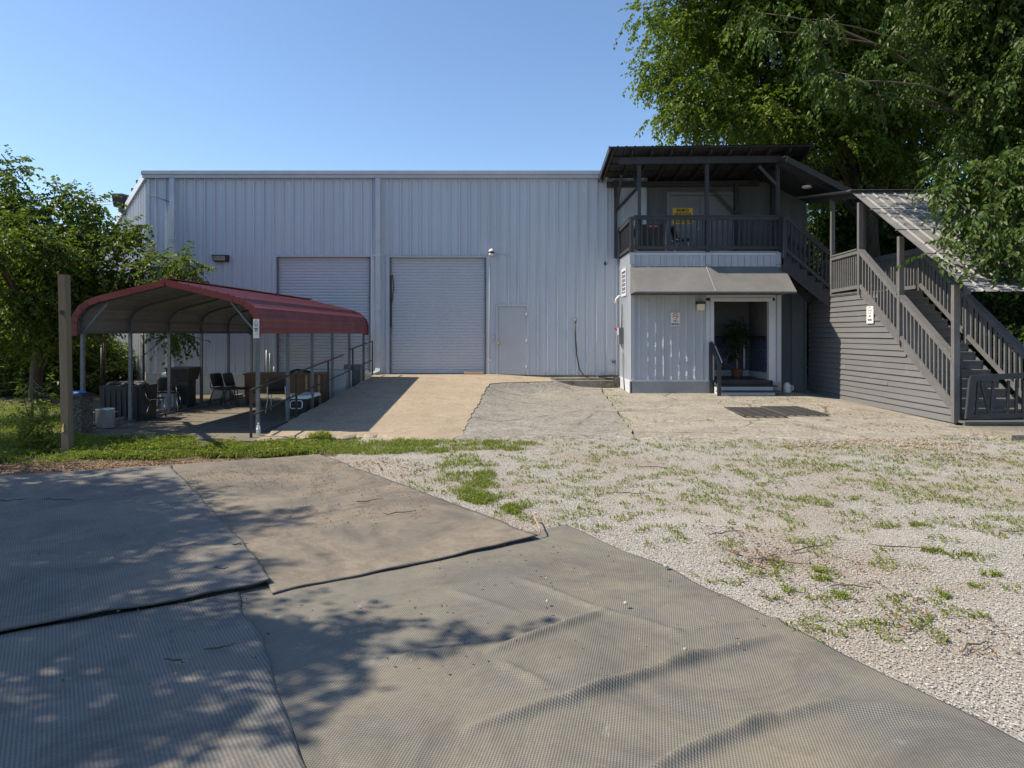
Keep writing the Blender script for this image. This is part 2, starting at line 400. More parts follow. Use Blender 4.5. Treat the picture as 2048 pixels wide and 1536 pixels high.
# lane and verge beyond the left corner of the building
M['road'] = concrete_mat("pale_lane", (0.30, 0.285, 0.26), (0.26, 0.245, 0.225), (0.22, 0.21, 0.195), 0.3, False)
g = MB(); g.poly([(-60, 26.5, -0.012), (-11.5, 26.5, -0.012), (-14, 40, -0.012), (-60, 44, -0.012)]); tag(g.build("lane", M['road']), kind='structure')
M['verge'] = surf("dry_verge_grass", (0.17, 0.15, 0.06), (0.12, 0.14, 0.045), 0.9, 0.95, 0, 0.8, 9, c3=(0.22, 0.15, 0.07))
sheet("verge_bank", -70, -8, 38, 52, 0.8, M['verge'], lambda x, y: 0.12*(y-38)*np.clip((y-38)/4, 0, 1)+0.35*fbm(x*0.5, y*0.5, 31)-0.1)

# ------------------------------------------------------------ rubber mats in the foreground
def mat_surface(name, base, dust, brown, rot, pitch, stripes, dusty):
    t = NT(name)
    v = t.mapped((1, 1, 1), (0, 0, rot)); x, y, z = t.sep(v)[:3]
    k = 2*math.pi/pitch
    sx = t.math('SINE', t.math('MULTIPLY', x, k)); sy = t.math('SINE', t.math('MULTIPLY', y, k*(0.55 if stripes else 1.0)))
    if stripes: h = t.math('ADD', t.math('MULTIPLY', sx, 0.72), t.math('MULTIPLY', sy, 0.28))
    else: h = t.math('MULTIPLY', sx, sy)
    h01 = t.math('MULTIPLY_ADD', h, 0.5); t.n[-1].inputs[2].default_value = 0.5
    n = t.noise(1.1, 7, 0.68, None, 0.6); n2 = t.noise(6.5, 6, 0.75, None, 0.3); n3 = t.noise(60, 3, 0.6)
    rubber = t.mix(t.ramp(h01, [(0.25, 0.0), (0.75, 1.0)]), tuple(q*(0.60 if stripes else 0.36) for q in base), base)
    film = t.ramp(t.math('ADD', t.math('MULTIPLY', n, 0.65), t.math('MULTIPLY', n2, 0.4)), [(dusty-0.22, 0.0), (dusty, 1.0)])
    dustc = t.mix(t.ramp(n2, [(0.4, 0.0), (0.62, 1.0)]), dust, brown)
    dustc = t.mix(t.math('MULTIPLY', n3, 0.5), dustc, tuple(min(1, q*1.35) for q in dust))
    c = t.mix(t.math('MULTIPLY', film, t.math('MULTIPLY_ADD', h01, -0.35)), rubber, dustc); [n for n in t.n if n.type == 'MATH' and n.operation == 'MULTIPLY_ADD'][-1].inputs[2].default_value = 0.95
    c = t.mix(t.ramp(t.noise(0.75, 8, 0.78, t.mapped((1, 1, 1), (0, 0, 0), (2, 8, 0)), 1.2), [(0.47, 0.0), (0.64, 0.65)]), c, tuple(q*0.40 for q in base)); scuff = t.ramp(t.noise(3.4, 9, 0.82, t.mapped((1, 1, 1), (0, 0, 0), (7, 3, 0)), .8), [(0.60, 0.0), (0.74, 0.75)])
    c = t.mix(scuff, c, (0.34, 0.335, 0.33))
    hh = t.math('ADD', h01, t.math('MULTIPLY', n3, 0.25))
    return t.set(c, 0.78, 0, t.bump(hh, 0.28 if stripes else 0.55, 0.006), **{"Specular IOR Level": 0.35})
M['mat_a'] = mat_surface("ribbed_rubber_mat", (0.195, 0.19, 0.178), (0.25, 0.218, 0.168), (0.13, 0.108, 0.083), -0.58, 0.019, True, 0.66)
M['mat_b'] = mat_surface("dusty_rubber_mat", (0.18, 0.172, 0.157), (0.25, 0.212, 0.162), (0.125, 0.098, 0.072), -0.58, 0.016, False, 0.55)
M['mat_c'] = mat_surface("ribbed_rubber_mat_grey", (0.185, 0.183, 0.177), (0.24, 0.213, 0.168), (0.135, 0.114, 0.088), -0.58, 0.019, True, 0.68)
M['mat_d'] = mat_surface("studded_rubber_mat", (0.215, 0.210, 0.188), (0.235, 0.202, 0.148), (0.12, 0.105, 0.08), -0.58, 0.0195, False, 0.66)
M['mat_edge'] = surf("rubber_mat_edge", (0.05, 0.048, 0.045), (0.11, 0.10, 0.085), 8, 0.8)

def seg_dist(X, Y, a, b):
    dx, dy = b[0]-a[0], b[1]-a[1]; L = dx*dx+dy*dy
    t_ = np.clip(((X-a[0])*dx+(Y-a[1])*dy)/L, 0, 1)
    return np.hypot(X-a[0]-t_*dx, Y-a[1]-t_*dy), t_
def rubber_mat(name, label, corners, step, mat, z0, ridges, seed, lift=None):
    """corners: front left, front right, back right, back left on the ground"""
    p = [np.array(c[:2]) for c in corners]
    nu = int(max(np.linalg.norm(p[1]-p[0]), np.linalg.norm(p[2]-p[3]))/step)+1; nv = int(max(np.linalg.norm(p[3]-p[0]), np.linalg.norm(p[2]-p[1]))/step)+1
    U, V = np.meshgrid(np.linspace(0, 1, nu), np.linspace(0, 1, nv))
    XY = (p[0][None, None]*((1-U)*(1-V))[..., None] + p[1][None, None]*(U*(1-V))[..., None] + p[2][None, None]*(U*V)[..., None] + p[3][None, None]*((1-U)*V)[..., None])
    X, Y = XY[..., 0].copy(), XY[..., 1].copy()
    e = 0.085
    X += e*(fbm(X*1.1, Y*1.1, seed)-0.5)*2*np.exp(-np.minimum(U, 1-U)*12); Y += e*(fbm(X*1.3+9, Y*1.3, seed+4)-0.5)*2*np.exp(-np.minimum(V, 1-V)*12)
    hgt_k = 1.45; Z = z0 + 0.014*fbm(X*1.6, Y*1.6, seed) + 0.006*fbm(X*5, Y*5, seed+2)
    for (a, b, hgt, wid) in ridges:
        d, t_ = seg_dist(X, Y, a, b)
        d = d + 0.025*(fbm(X*4, Y*4, seed+6)-0.5)
        Z += hgt*hgt_k*np.exp(-np.abs(d/(wid*.85))**1.6)*np.sin(np.pi*np.clip(t_*0.92+0.04, 0, 1))**0.6
    if lift is not None: Z += lift(X, Y, U, V)
    v = np.stack([X.ravel(), Y.ravel(), Z.ravel()], 1); i = np.arange(nu*nv).reshape(nv, nu)
    f = np.stack([i[:-1, :-1].ravel(), i[:-1, 1:].ravel(), i[1:, 1:].ravel(), i[1:, :-1].ravel()], 1); nf = len(f)
    F = [f]
    for ring in (i[0, :][::-1], i[-1, :], i[:, 0], i[:, -1][::-1]):
        b = len(v); low = v[ring].copy(); low[:, 2] -= 0.011; v = np.concatenate([v, low])
        k = np.arange(len(ring)-1); F.append(np.stack([ring[:-1], ring[1:], b+k+1, b+k], 1))
    F = np.concatenate(F)
    me = np_mesh(name, v, F, [mat, M['mat_edge']], True)
    mi = np.zeros(len(F), dtype=np.int32); mi[nf:] = 1; me.polygons.foreach_set("material_index", mi)
    return tag(link(name, me), label, "rubber mat", "rubber mats laid over the lot")
def ridge(px0, py0, px1, py1, h, wd):
    a = gnd(px0, py0); b = gnd(px1, py1); return ((a.x, a.y), (b.x, b.y), h, wd)
gA = [gnd(-330, 1345), gnd(557, 1172), gnd(343, 937), gnd(-500, 985)]
gB = [gnd(541, 1193), gnd(1081, 1080), gnd(640, 914), gnd(330, 934)]
gC = [gnd(-900, 1900), gnd(760, 1850), gnd(482, 1190), gnd(-330, 1335)]
gD = [gnd(655, 1750), gnd(2700, 1790), gnd(1137, 1050), gnd(470, 1185)]
rubber_mat("rubber_mat", "ribbed grey mat at the left edge, half in leaf shade, overlapping two others", gA, 0.04, M['mat_a'], 0.036,
           [ridge(330, 1130, 560, 1010, 0.012, 0.06)], 41, lambda X, Y, U, V: 0.018*np.exp(-V*9)*(0.5+fbm(X*1.5, Y*1.5, 77)))
rubber_mat("rubber_mat", "brown dusty mat lying nearest the carport, fully in the sun", gB, 0.04, M['mat_b'], 0.024,
           [ridge(350, 1010, 800, 985, 0.006, 0.1)], 43, lambda X, Y, U, V: 0.020*np.exp(-V*14)*np.clip((U-0.55)*2.2, 0, 1))
rubber_mat("rubber_mat", "shaded ribbed mat in the near left corner of the lot", gC, 0.035, M['mat_c'], 0.018, [], 45)
rubber_mat("rubber_mat", "large wrinkled studded mat running into the right foreground", gD, 0.022, M['mat_d'], 0.006,
           [ridge(983, 1308, 1210, 1227, 0.030, 0.040), ridge(936, 1465, 1225, 1382, 0.030, 0.040), ridge(1150, 1405, 1400, 1325, 0.042, 0.038), ridge(1330, 1345, 1550, 1280, 0.034, 0.038),
            ridge(1290, 1556, 1530, 1453, 0.046, 0.040), ridge(1480, 1470, 1680, 1412, 0.034, 0.045), ridge(1038, 1162, 1220, 1232, 0.018, 0.035), ridge(1190, 1220, 1370, 1276, 0.020, 0.04), ridge(1340, 1270, 1590, 1243, 0.022, 0.04),
            ridge(900, 1185, 1040, 1232, 0.012, 0.04), ridge(1322, 1130, 1700, 1283, 0.014, 0.07), ridge(760, 1330, 930, 1300, 0.014, 0.05), ridge(1640, 1420, 1900, 1430, 0.02, 0.06), ridge(1000, 1330, 1100, 1380, .014, .04)], 47)
# ------------------------------------------------------------ metal warehouse
YW = 21.9
def WX(px): return (px-MID)/FOC*YW
def WZ(py): return EYE-(py-HOR)/FOC*YW
XL, XR = WX(296), WX(1613)
Z0, Z1 = WZ(748), WZ(357)
house = thing("metal_warehouse", "long low pale blue grey ribbed metal warehouse with two roller doors", "warehouse", (0, YW, 0))
D1 = (WX(553), WX(742), WZ(514)); D2 = (WX(779), WX(973), WZ(515)); PD = (WX(993), WX(1056), WZ(613))
OPEN = [(D1[0], D1[1], D1[2], -1), (D2[0], D2[1], D2[2], -1), (PD[0], PD[1], PD[2], -1)]

BAY = 0.3063
PROF = [(0.0, 0.0), (0.075, 0.0), (0.09, 0.007), (0.105, 0.0), (0.165, 0.0), (0.18, 0.007), (0.195, 0.0), (0.230, 0.0), (0.240, 0.052), (0.272, 0.052), (0.284, 0.0), (0.3063, 0.0)]
def ribbed(p0, dirv, nrm, length, z0, z1f, openings=(), lean=0.0):
    """one sheet of ribbed cladding, split where an opening cuts it"""
    mb = MB(); n = max(1, round(length/BAY)); pts = []
    for i in range(n):
        for (a, d) in PROF[:-1]: pts.append((i*BAY + a, d))
    pts.append((n*BAY, 0.0))
    cuts = sorted({o[k] for o in openings for k in (0, 1)})
    out = []
    for k, (a, d) in enumerate(pts):
        if k:
            a0, d0 = pts[k-1]
            for c in cuts:
                if a0 < c < a: out.append((c, d0+(d-d0)*(c-a0)/(a-a0)))
        out.append((a, d))
    for (a0, d0), (a1, d1) in zip(out[:-1], out[1:]):
        mid = (a0+a1)/2; lo = z0
        for (o0, o1, oz) in openings:
            if o0 < mid < o1: lo = oz
        def P(a, d, z): 
            q = Vector(p0) + Vector(dirv)*a + Vector(nrm)*(d+lean); return (q.x, q.y, z)
        mb.poly([P(a0, d0, lo), P(a1, d1, lo), P(a1, d1, z1f(a1)), P(a0, d0, z1f(a0))])
    return mb
x = XL; k = 0
while x < WX(1248):
    ops = [(o[0]-x, o[1]-x, o[2]) for o in OPEN if o[1] > x and o[0] < x+3*BAY]
    r = random.Random(k)
    mb = ribbed((x, YW, 0), (1, 0, 0), (0, -1, 0), 3*BAY, Z0-0.03 if x > WX(790) else WZ(746), lambda a: Z1+0.02, ops, r.uniform(0, 0.004))
    mb.build("wall_panel", M['wall'], house); x += 3*BAY; k += 1
XB = x
# side wall leans away to the left; rake falls towards the back
sd = Vector((-13.4-XL, 24.55-YW, 0)).normalized(); sn = Vector((-sd.y, sd.x, 0)); sn = sn if sn.x < 0 else -sn
LS = 15.0
def rake(a): return 6.72-0.125*a
a = 0.0
while a < LS:
    mb = ribbed((XL+sd.x*a, YW+sd.y*a, 0), sd, sn, 3*BAY, WZ(746), lambda q, a=a: rake(a+q))
    mb.build("side_panel", M['wall'], house); a += 3*BAY
# foundation
mb = MB(); mb.box(XL, WX(780), YW-0.03, YW+0.3, -0.35, WZ(746)); mb.build("foundation", M['found'], house)
mb = MB()
e = Vector((XL, YW, 0)) + sd*LS
mb.prism([(XL+sn.x*.05, YW+sn.y*.05-0.03, -0.35), (e.x+sn.x*.05, e.y+sn.y*.05, -0.35), (e.x+sn.x*.05, e.y+sn.y*.05, WZ(746)), (XL+sn.x*.05, YW+sn.y*.05-0.03, WZ(746))], -sn*0.3)
mb.build("foundation", M['found'], house)
mb = MB(); mb.box(WX(1056), WX(1262), YW-0.02, YW+0.3, -.2, Z0-.035); mb.build('foundation', M['oldblock'], house)
# corner trims, base flashing
mb = MB(); mb.box(XL-0.02, XL+0.07, YW-0.045, YW+0.03, WZ(746), Z1); mb.build("corner_trim", M['trim'], house)
mb = MB(); mb.box(XL+.07, D1[0], YW-0.042, YW, WZ(746)-0.02, WZ(746)+0.015); mb.build("base_flashing", M['lighttrim'], house)
# eave gutter: two stepped bands
mb = MB(); xr = WX(1216); xl = XL-0.12
for (y0, z0, y1, z1) in ((YW-0.13, WZ(357)-0.005, YW+0.1, WZ(351)), (YW-0.17, WZ(350.4), YW+0.1, WZ(343.5))): mb.box(xl, xr, y0, y1, z0, z1)
mb.box(xl, xr, YW-0.155, YW+0.1, WZ(351), WZ(350.4))
mb.build("eave_gutter", M['trim'], house)
# rake trim and roof with its ribs showing along the rake
mb = MB()
r0 = Vector((XL, YW, rake(0)+0.10)); r1 = Vector((e.x, e.y, rake(LS)+0.10))
mb.bar(r0+sn*0.06, r1+sn*0.06, 0.10, 0.24); mb.build("rake_trim", M['trim'], house)
rf = MB()
rf.hexa([(XL-0.1, YW-0.05, 6.84), (XR, YW-0.05, 6.84), (XR, YW+12, 5.9), (e.x-0.1, YW+LS*sd.y, rake(LS)+0.2)] + [(XL-0.1, YW-0.05, 6.9), (XR, YW-0.05, 6.9), (XR, YW+12, 5.96), (e.x-0.1, YW+LS*sd.y, rake(LS)+0.27)])
roof = rf.build("roof", M['roofdark'], house)
for i in range(16):
    p = r0 + (r1-r0)*(i+0.4)/16.5
    mb = MB(); mb.bar((p.x-0.13, p.y, p.z+0.17), (p.x+2.5, p.y+0.6, p.z+0.19), 0.16, 0.10); mb.build("roof_rib", M['roofdark'], roof)
# the far end of the building, so it stands as a volume
mb = MB(); mb.box(XR-0.1, XR, YW+0.1, YW+12, 0, 6.0); mb.box(-12, XR, YW+11.9, YW+12, 0, 5.9); mb.build("rear_wall", M['wall'], house)

# board-clad part of the front wall, behind the entrance block
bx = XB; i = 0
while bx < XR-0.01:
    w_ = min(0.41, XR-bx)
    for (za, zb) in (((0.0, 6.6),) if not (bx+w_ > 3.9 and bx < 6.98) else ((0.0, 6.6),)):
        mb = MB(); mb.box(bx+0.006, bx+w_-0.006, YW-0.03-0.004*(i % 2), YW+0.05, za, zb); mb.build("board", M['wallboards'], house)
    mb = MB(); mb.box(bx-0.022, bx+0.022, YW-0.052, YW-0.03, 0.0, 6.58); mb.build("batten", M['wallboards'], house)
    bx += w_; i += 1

# ---- roller doors
def roller(x0, x1, zt, zb, label):
    fr = MB(); d = 0.10
    for (a, b) in ((x0-0.10, x0), (x1, x1+0.10)): fr.box(a, b, YW-0.05, YW+0.16, zb, zt)
    fr.box(x0-0.10, x1+0.10, YW-0.05, YW+0.16, zt, zt+0.07)
    door = tag(fr.build("roller_door", M['trim'], house), label)
    lips = MB(); 
    for xx in (x0, x1-0.06): lips.box(xx, xx+0.06, YW+0.02, YW+0.035, zb, zt-0.002)
    lips.build("guide_rail", M['galv'], door)
    n = int(round((zt-zb-0.12)/0.0925)); hh = (zt-zb-0.12)/n
    sl = MB(); prof = [(0.0, 0.010), (0.010, 0.0), (0.03, -0.010), (0.055, -0.012), (0.078, -0.004), (hh, 0.008)]
    for (za, ya), (zb_, yb) in zip(prof[:-1], prof[1:]): sl.poly([(0, ya, za), (x1-x0-0.02, ya, za), (x1-x0-0.02, yb, zb_), (0, yb, zb_)])
    me = sl.mesh("slat", M['shutter'])
    for q in range(n):
        o = link("slat", me, door, False)
        o.location = (x0+0.01, YW+0.09, zb+0.12+q*hh)
    bt = MB(); bt.box(x0+0.01, x1-0.01, YW+0.06, YW+0.11, zb+0.015, zb+0.12); bt.build("bottom_rail", M['trim'], door)
    bk = MB(); bk.box(x0-0.05, x1+0.05, YW+0.14, YW+0.2, zb, zt+0.05); bk.build("backing", M['ink'], door)
    return door
roller(D1[0], D1[1], D1[2], WZ(747), "roller door half hidden behind the red carport roof")
dr = roller(D2[0], D2[1], D2[2], Z0, "fully visible roller door at the head of the ramp")
mb = MB(); mb.tube([(D2[0]+0.09, YW+0.05, WZ(550)), (D2[0]+0.13, YW+0.02, WZ(575)), (D2[0]+0.06, YW+0.04, WZ(610)), (D2[0]+0.05, YW+0.05, WZ(670))], 0.012, 6); mb.build("pull_cord", M['ink'], dr)
mb = MB(); mb.box(D2[0]+0.02, D2[0]+0.07, YW+0.0, YW+0.05, WZ(655), WZ(551)); mb.build("track_guard", M['darkmetal'], dr)
# ---- personnel door
fr = MB()
for (a, b) in ((PD[0]-0.02, PD[0]+0.05), (PD[1]-0.05, PD[1]+0.02)): fr.box(a, b, YW-0.055, YW+0.08, Z0-0.03, PD[2])
fr.box(PD[0]-0.02, PD[1]+0.02, YW-0.055, YW+0.08, PD[2], PD[2]+0.06)
pdoor = tag(fr.build("service_door", M['trim'], house), "grey steel service door with brass knob")
mb = MB(); mb.box(PD[0]+0.055, PD[1]-0.055, YW-0.02, YW+0.03, Z0-0.02, PD[2]-0.006); mb.build("door_leaf", M['doorgrey'], pdoor)
mb = MB(); kx = WX(998.5); mb.lathe([(0.012, 0), (0.034, 0.004), (0.036, 0.008)], (kx, 0, 0), 14)
kn = MB(); kn.tube([(kx, YW-0.02, WZ(687)), (kx, YW-0.028, WZ(687))], 0.045, 14); kn.tube([(kx, YW-0.03, WZ(687)), (kx, YW-0.055, WZ(687)), (kx, YW-0.075, WZ(687)), (kx, YW-0.092, WZ(687))], [0.014, 0.016, 0.034, 0.022], 14)
kn.tube([(kx, YW-0.02, WZ(678)), (kx, YW-0.035, WZ(678))], 0.028, 12); kn.build("door_knob", M['brass'], pdoor)
for py in (630, 683, 735):
    mb = MB(); mb.tube([(PD[1]-0.052, YW-0.058, WZ(py+4)), (PD[1]-0.052, YW-0.058, WZ(py-4))], 0.012, 8); mb.build("hinge", M['doorgrey'], pdoor)
# ---- downspouts
def spout(px, py1, wd, kick, name="downspout"):
    mb = MB(); X = WX(px); zt = WZ(357)-0.02; zb = WZ(py1)
    y = YW-0.105
    mb.bar((X, y, zt), (X, y, zb+0.14), wd, 0.085, (0, 1, 0))
    if kick:
        mb.bar((X, y, zb+0.16), (X-0.02, y-0.10, zb+0.04), wd, 0.08, (0, 1, 0)); mb.bar((X-0.015, y-0.06, zb+0.05), (X-0.10, y-0.34, zb+0.02), wd, 0.07)
    return mb.build(name, M['trim'], house)
spout(757.5, 747, 0.15, True); spout(348, 748, 0.15, True)
for X0 in (WX(757.5), WX(348)):
    for pz in (480, 620):
        mb = MB(); mb.box(X0-0.095, X0+0.095, YW-0.152, YW-0.04, WZ(pz), WZ(pz)+0.03); mb.build("pipe_strap", M['trim'], house)
# ---- thin conduits and pipes on the wall
def pipe(name, pts, r, m, parent=None, n=8):
    mb = MB(); mb.tube(pts, r, n); return mb.build(name, m, parent)
pipe("conduit", [(WX(345), YW-0.06, WZ(410)), (WX(345.5), YW-0.06, WZ(470)), (WX(347), YW-0.06, WZ(740))], 0.016, M['white'], house)
pipe("conduit", [(WX(979), YW-0.055, WZ(530)), (WX(979), YW-0.055, WZ(719))], 0.011, M['trim'], house)
for px, py in ((534, 700), (540.5, 706), (549, 733)): pipe("conduit", [(WX(px), YW-0.05, WZ(py)), (WX(px), YW-0.05, WZ(748))], 0.018, M['white'], house)
pipe("wall_wire", [(WX(297), YW-0.06, WZ(390)), (WX(318), YW-0.06, WZ(396)), (WX(335), YW-0.07, WZ(402)), (WX(344), YW-0.07, WZ(406))], 0.008, M['ink'], house)
pipe("wall_wire", [(WX(742), YW-0.05, WZ(512)), (WX(760), YW-0.17, WZ(511)), (WX(780), YW-0.06, WZ(511)), (WX(975), YW-0.06, WZ(511.5))], 0.006, M['trim'], house)
pipe("wall_wire", [(WX(990), YW-0.06, WZ(510)), (WX(1005), YW-0.06, WZ(508)), (WX(1018), YW-0.06, WZ(510)), (WX(1024), YW-0.06, WZ(517))], 0.006, M['trim'], house)
mb = MB(); mb.box(WX(984.5), WX(989), YW-0.07, YW-0.02, WZ(678), WZ(671)); mb.build("switch_box", M['doorgrey'], house)
mb = MB(); mb.box(WX(985), WX(988), YW-0.05, YW-0.02, WZ(686), WZ(682)); mb.build("keypad", M['lighttrim'], house)
mb = MB(); mb.box(WX(976), WX(984), YW-0.07, YW-0.02, WZ(722), WZ(718)); mb.build("outlet_box", M['lighttrim'], house)
mb = MB(); mb.tube([(WX(1211.5), YW-0.05, WZ(527.5)), (WX(1211.5), YW-0.02, WZ(527.5))], 0.058, 18); mb.build("vent_hole", M['ink'], house)
mb = MB(); mb.box(WX(1224), WX(1231), YW-0.055, YW-0.02, WZ(726), WZ(721)); mb.build("vent_cover", M['galv'], house)

# ---- fittings on the wall
wp = thing("wall_light", "grimy box wall light high on the metal wall beside the hidden roller door", "wall light", (WX(444), YW-0.04, WZ(517)), group="box wall lights")
X, Z = WX(444), WZ(517)
mb = MB(); mb.hexa([(X-.20, YW-.16, Z-.10), (X+.20, YW-.16, Z-.10), (X+.24, YW-.03, Z-.11), (X-.24, YW-.03, Z-.11), (X-.235, YW-.24, Z+.09), (X+.235, YW-.24, Z+.09), (X+.25, YW-.03, Z+.10), (X-.25, YW-.03, Z+.10)]); mb.build("housing", M['darkmetal'], wp)
M['lens'] = surf("cloudy_lamp_lens", (0.42, 0.42, 0.38), (0.30, 0.30, 0.27), 8, 0.3)
mb = MB(); mb.hexa([(X-.17, YW-.185, Z-.08), (X+.17, YW-.185, Z-.08), (X+.17, YW-.17, Z-.08), (X-.17, YW-.17, Z-.08), (X-.19, YW-.25, Z+.055), (X+.19, YW-.25, Z+.055), (X+.19, YW-.235, Z+.055), (X-.19, YW-.235, Z+.055)]); mb.build("lens", M['lens'], wp)
cm = thing("security_camera", "white dome security camera between the roller door and service door", "security camera", (WX(983), YW-0.05, WZ(506)))
X, Z = WX(983), WZ(506)
mb = MB(); mb.box(X-.05, X+.05, YW-.07, YW-.03, Z-.09, Z+.12); mb.tube([(X, YW-.05, Z+.07), (X, YW-.15, Z+.10), (X, YW-.18, Z+.06)], 0.025, 10); mb.build("bracket", M['white'], cm)
mb = MB(); mb.lathe([(0.02, .10), (0.055, .085), (0.088, .04), (0.09, .02)], (X, YW-.2, Z), 18); mb.build("hood", M['white'], cm)
mb = MB(); mb.lathe([(0.085, .02), (0.088, -.03), (0.08, -.045)], (X, YW-.2, Z), 18); mb.build("lens_band", M['black'], cm)
mb = MB(); mb.lathe([(0.082, -.045), (0.075, -.08), (0.05, -.105), (0.015, -.115)], (X, YW-.2, Z), 18); mb.build("dome", M['white'], cm)
fl = thing("flood_light", "black flood lamp bolted to the warehouse roof edge", "flood light", tuple(at(240, 402, 24.9)))
c = at(240, 402, 24.9)
mb = MB(); mb.hexa([c+Vector(q) for q in ((-.16, -.12, -.22), (.18, -.12, -.22), (.18, .2, -.22), (-.16, .2, -.22), (-.20, -.2, .23), (.2, -.2, .23), (.2, .22, .23), (-.2, .22, .23))]); mb.build("housing", M['black'], fl)
mb = MB(); mb.bar(c+Vector((0, 0.05, -.22)), c+Vector((0.12, .2, -.42)), 0.2, 0.2); mb.build("ballast_box", M['galv'], fl)
mb = MB(); mb.bar(c+Vector((.1, .1, .15)), c+Vector((.55, .5, .05)), 0.16, 0.2); mb.build("bracket", M['galv'], fl)
mb = MB(); mb.box(c.x-.215, c.x+.215, c.y-.215, c.y+.22, c.z+.17, c.z+.20); mb.build("visor", M['galv'], fl)
hs = thing("wall_hose", "black hose hanging from a tap on the ribbed wall", "hose", (WX(1150), YW-0.06, WZ(640)))
pipe("hose_line", [(WX(1149.5), YW-.09, WZ(645)), (WX(1150), YW-.09, WZ(670)), (WX(1153), YW-.1, WZ(710)), (WX(1158), YW-.12, WZ(738)), (WX(1168), YW-.2, WZ(752)), (WX(1185), YW-.28, WZ(757))], 0.019, M['black'], hs)
mb = MB(); mb.tube([(WX(1150), YW-.03, WZ(639)), (WX(1150), YW-.1, WZ(640)), (WX(1150), YW-.11, WZ(645))], 0.028, 8); mb.build("tap", M['galv'], hs)
pts = []
r = random.Random(4)
for i in range(120):
    a_ = i*0.42; k = i/120
    pts.append((WX(1212)+(0.26+0.14*math.sin(i*0.13))*math.cos(a_)*1.3+0.25*(k-.5), 21.62+0.16*math.sin(a_), 0.36+0.10*abs(math.sin(i*.37))*k+0.12*k))
coil = pipe("coiled_hose", pts, 0.016, M['black'], None, 6); tag(coil, "tangle of black hose heaped on the ground against the wall", "hose coil")
sl_ = MB(); sl_.box(WX(1062), 3.30, 21.45, 21.875, 0.0, .50); sl_.v = [(x_+random.uniform(-.02, .02), min(21.875, y_+random.uniform(-.03, .03)), z_+random.uniform(-.02, .02)) for x_, y_, z_ in sl_.v]
tag(sl_.build('wall_footing', M['oldblock']), 'low concrete footing strip along the wall base behind the mossy block', 'footing')
blk = MB(); blk.box(WX(1078), WX(1221), 21.15, 21.8, 0.1, 0.43)
rs = random.Random(3)
blk.v = [(x_+rs.uniform(-.03, .03), y_+rs.uniform(-.03, .03), z_+rs.uniform(-.025, .025)) for x_, y_, z_ in blk.v]
tag(blk.build("concrete_block", M['oldblock']), "long mossy concrete block lying at the foot of the metal wall", "concrete block")
mb = MB(); mb.hexa([(WX(929), 21.62, Z0+.0), (WX(968), 21.58, Z0+.0), (WX(968), 21.7, Z0+.0), (WX(929), 21.74, Z0+.0), (WX(929), 21.62, Z0+.075), (WX(968), 21.58, Z0+.065), (WX(968), 21.7, Z0+.065), (WX(929), 21.74, Z0+.075)])
tag(mb.build("lumber_offcut", M['raw']), "short lumber offcut lying at the foot of the roller door", "lumber")
# ------------------------------------------------------------ entrance block
YA = 19.8
def AX(px): return (px-MID)/FOC*YA
def AZ(py): return EYE-(py-HOR)/FOC*YA
AL, AR = 3.375, AX(1560)
ZF = 0.55                                   # lobby floor
entry = thing("entrance_block", "grey board and batten entrance block projecting from the warehouse", "entrance building", (AL, YA, 0.0))
DX0, DX1, DZ = AX(1427), AX(1537), AZ(603)      # doorway
ZT = AZ(505)
def board(x0, x1, z0, z1, name="board", m='boards', y=0.0):
    mb = MB(); mb.box(x0, x1, YA-y, YA+0.06, z0, z1); return mb.build(name, M[m], entry)
zb = AZ(763)
x = AL; i = 0; BW = 0.2205
while x < AX(1412):
    x1 = min(x+BW, AX(1412)); board(x+0.004, x1-0.004, zb, ZT-0.02, y=0.004*(i % 3)); x = x1; i += 1
r = random.Random(9)
for k in range(1, i):
    xx = AL + k*BW
    if xx < AX(1408):
        mb = MB(); d0 = 0.022+r.uniform(0, .008)
        zs = [zb+0.02+(ZT-zb-0.1)*q/26 for q in range(27)]
        for q in range(26):
            wob = 0.004*math.sin(q*1.7+k); a_ = xx-0.032+wob*.6; b_ = xx+0.032+wob*.5; dl = .008+r.uniform(0, .008); dr_ = dl+r.uniform(.010, .028); mb.hexa([(a_, YA-dl, zs[q]), (b_, YA-dr_, zs[q]), (b_, YA, zs[q]), (a_, YA, zs[q]), (a_, YA-dl, zs[q+1]-.0005), (b_, YA-dr_, zs[q+1]-.0005), (b_, YA, zs[q+1]-.0005), (a_, YA, zs[q+1]-.0005)])
        mb.build("batten", M['battens'], entry)
# corner boards
for (a, b) in ((AL-0.03, AL+0.085), (AR-0.10, AR+0.02)):
    mb = MB(); mb.box(a, b, YA-0.045, YA+0.05, zb, ZT); mb.build("corner_board", M['boards'], entry)
# fascia under the balcony with its short boards
fas = MB(); fas.box(AL+.085, AR-0.10, YA-0.03, YA+0.05, AZ(511), AZ(506)); fas.build("fascia_trim", M['lighttrim'], entry)
n = 22
for k in range(n):
    a = AL+.085+(AR-AL-.185)*k/n; b = AL+.085+(AR-AL-.185)*(k+1)/n
    mb = MB(); mb.box(a+.006, b-.006, YA-.018-.003*(k % 2), YA+.004, AZ(533), AZ(511.4)); mb.build("fascia_board", M['boards'], entry)
for xx in (AL+0.02, AX(1416), AR-0.06):
    mb = MB(); mb.box(xx-0.07, xx+0.07, YA-0.062, YA-0.046, AZ(529), AZ(505.5)); mb.build("post_foot", M['boards'], entry)
# right of the doorway and over it
x = DX1+0.18
while x < AR-0.11:
    x1 = min(x+0.16, AR-0.10); board(x+.003, x1-.003, zb, ZT-0.02); x = x1
board(AX(1412), AR-0.10, DZ+0.2, ZT-0.02, "lintel_board", y=-0.005)
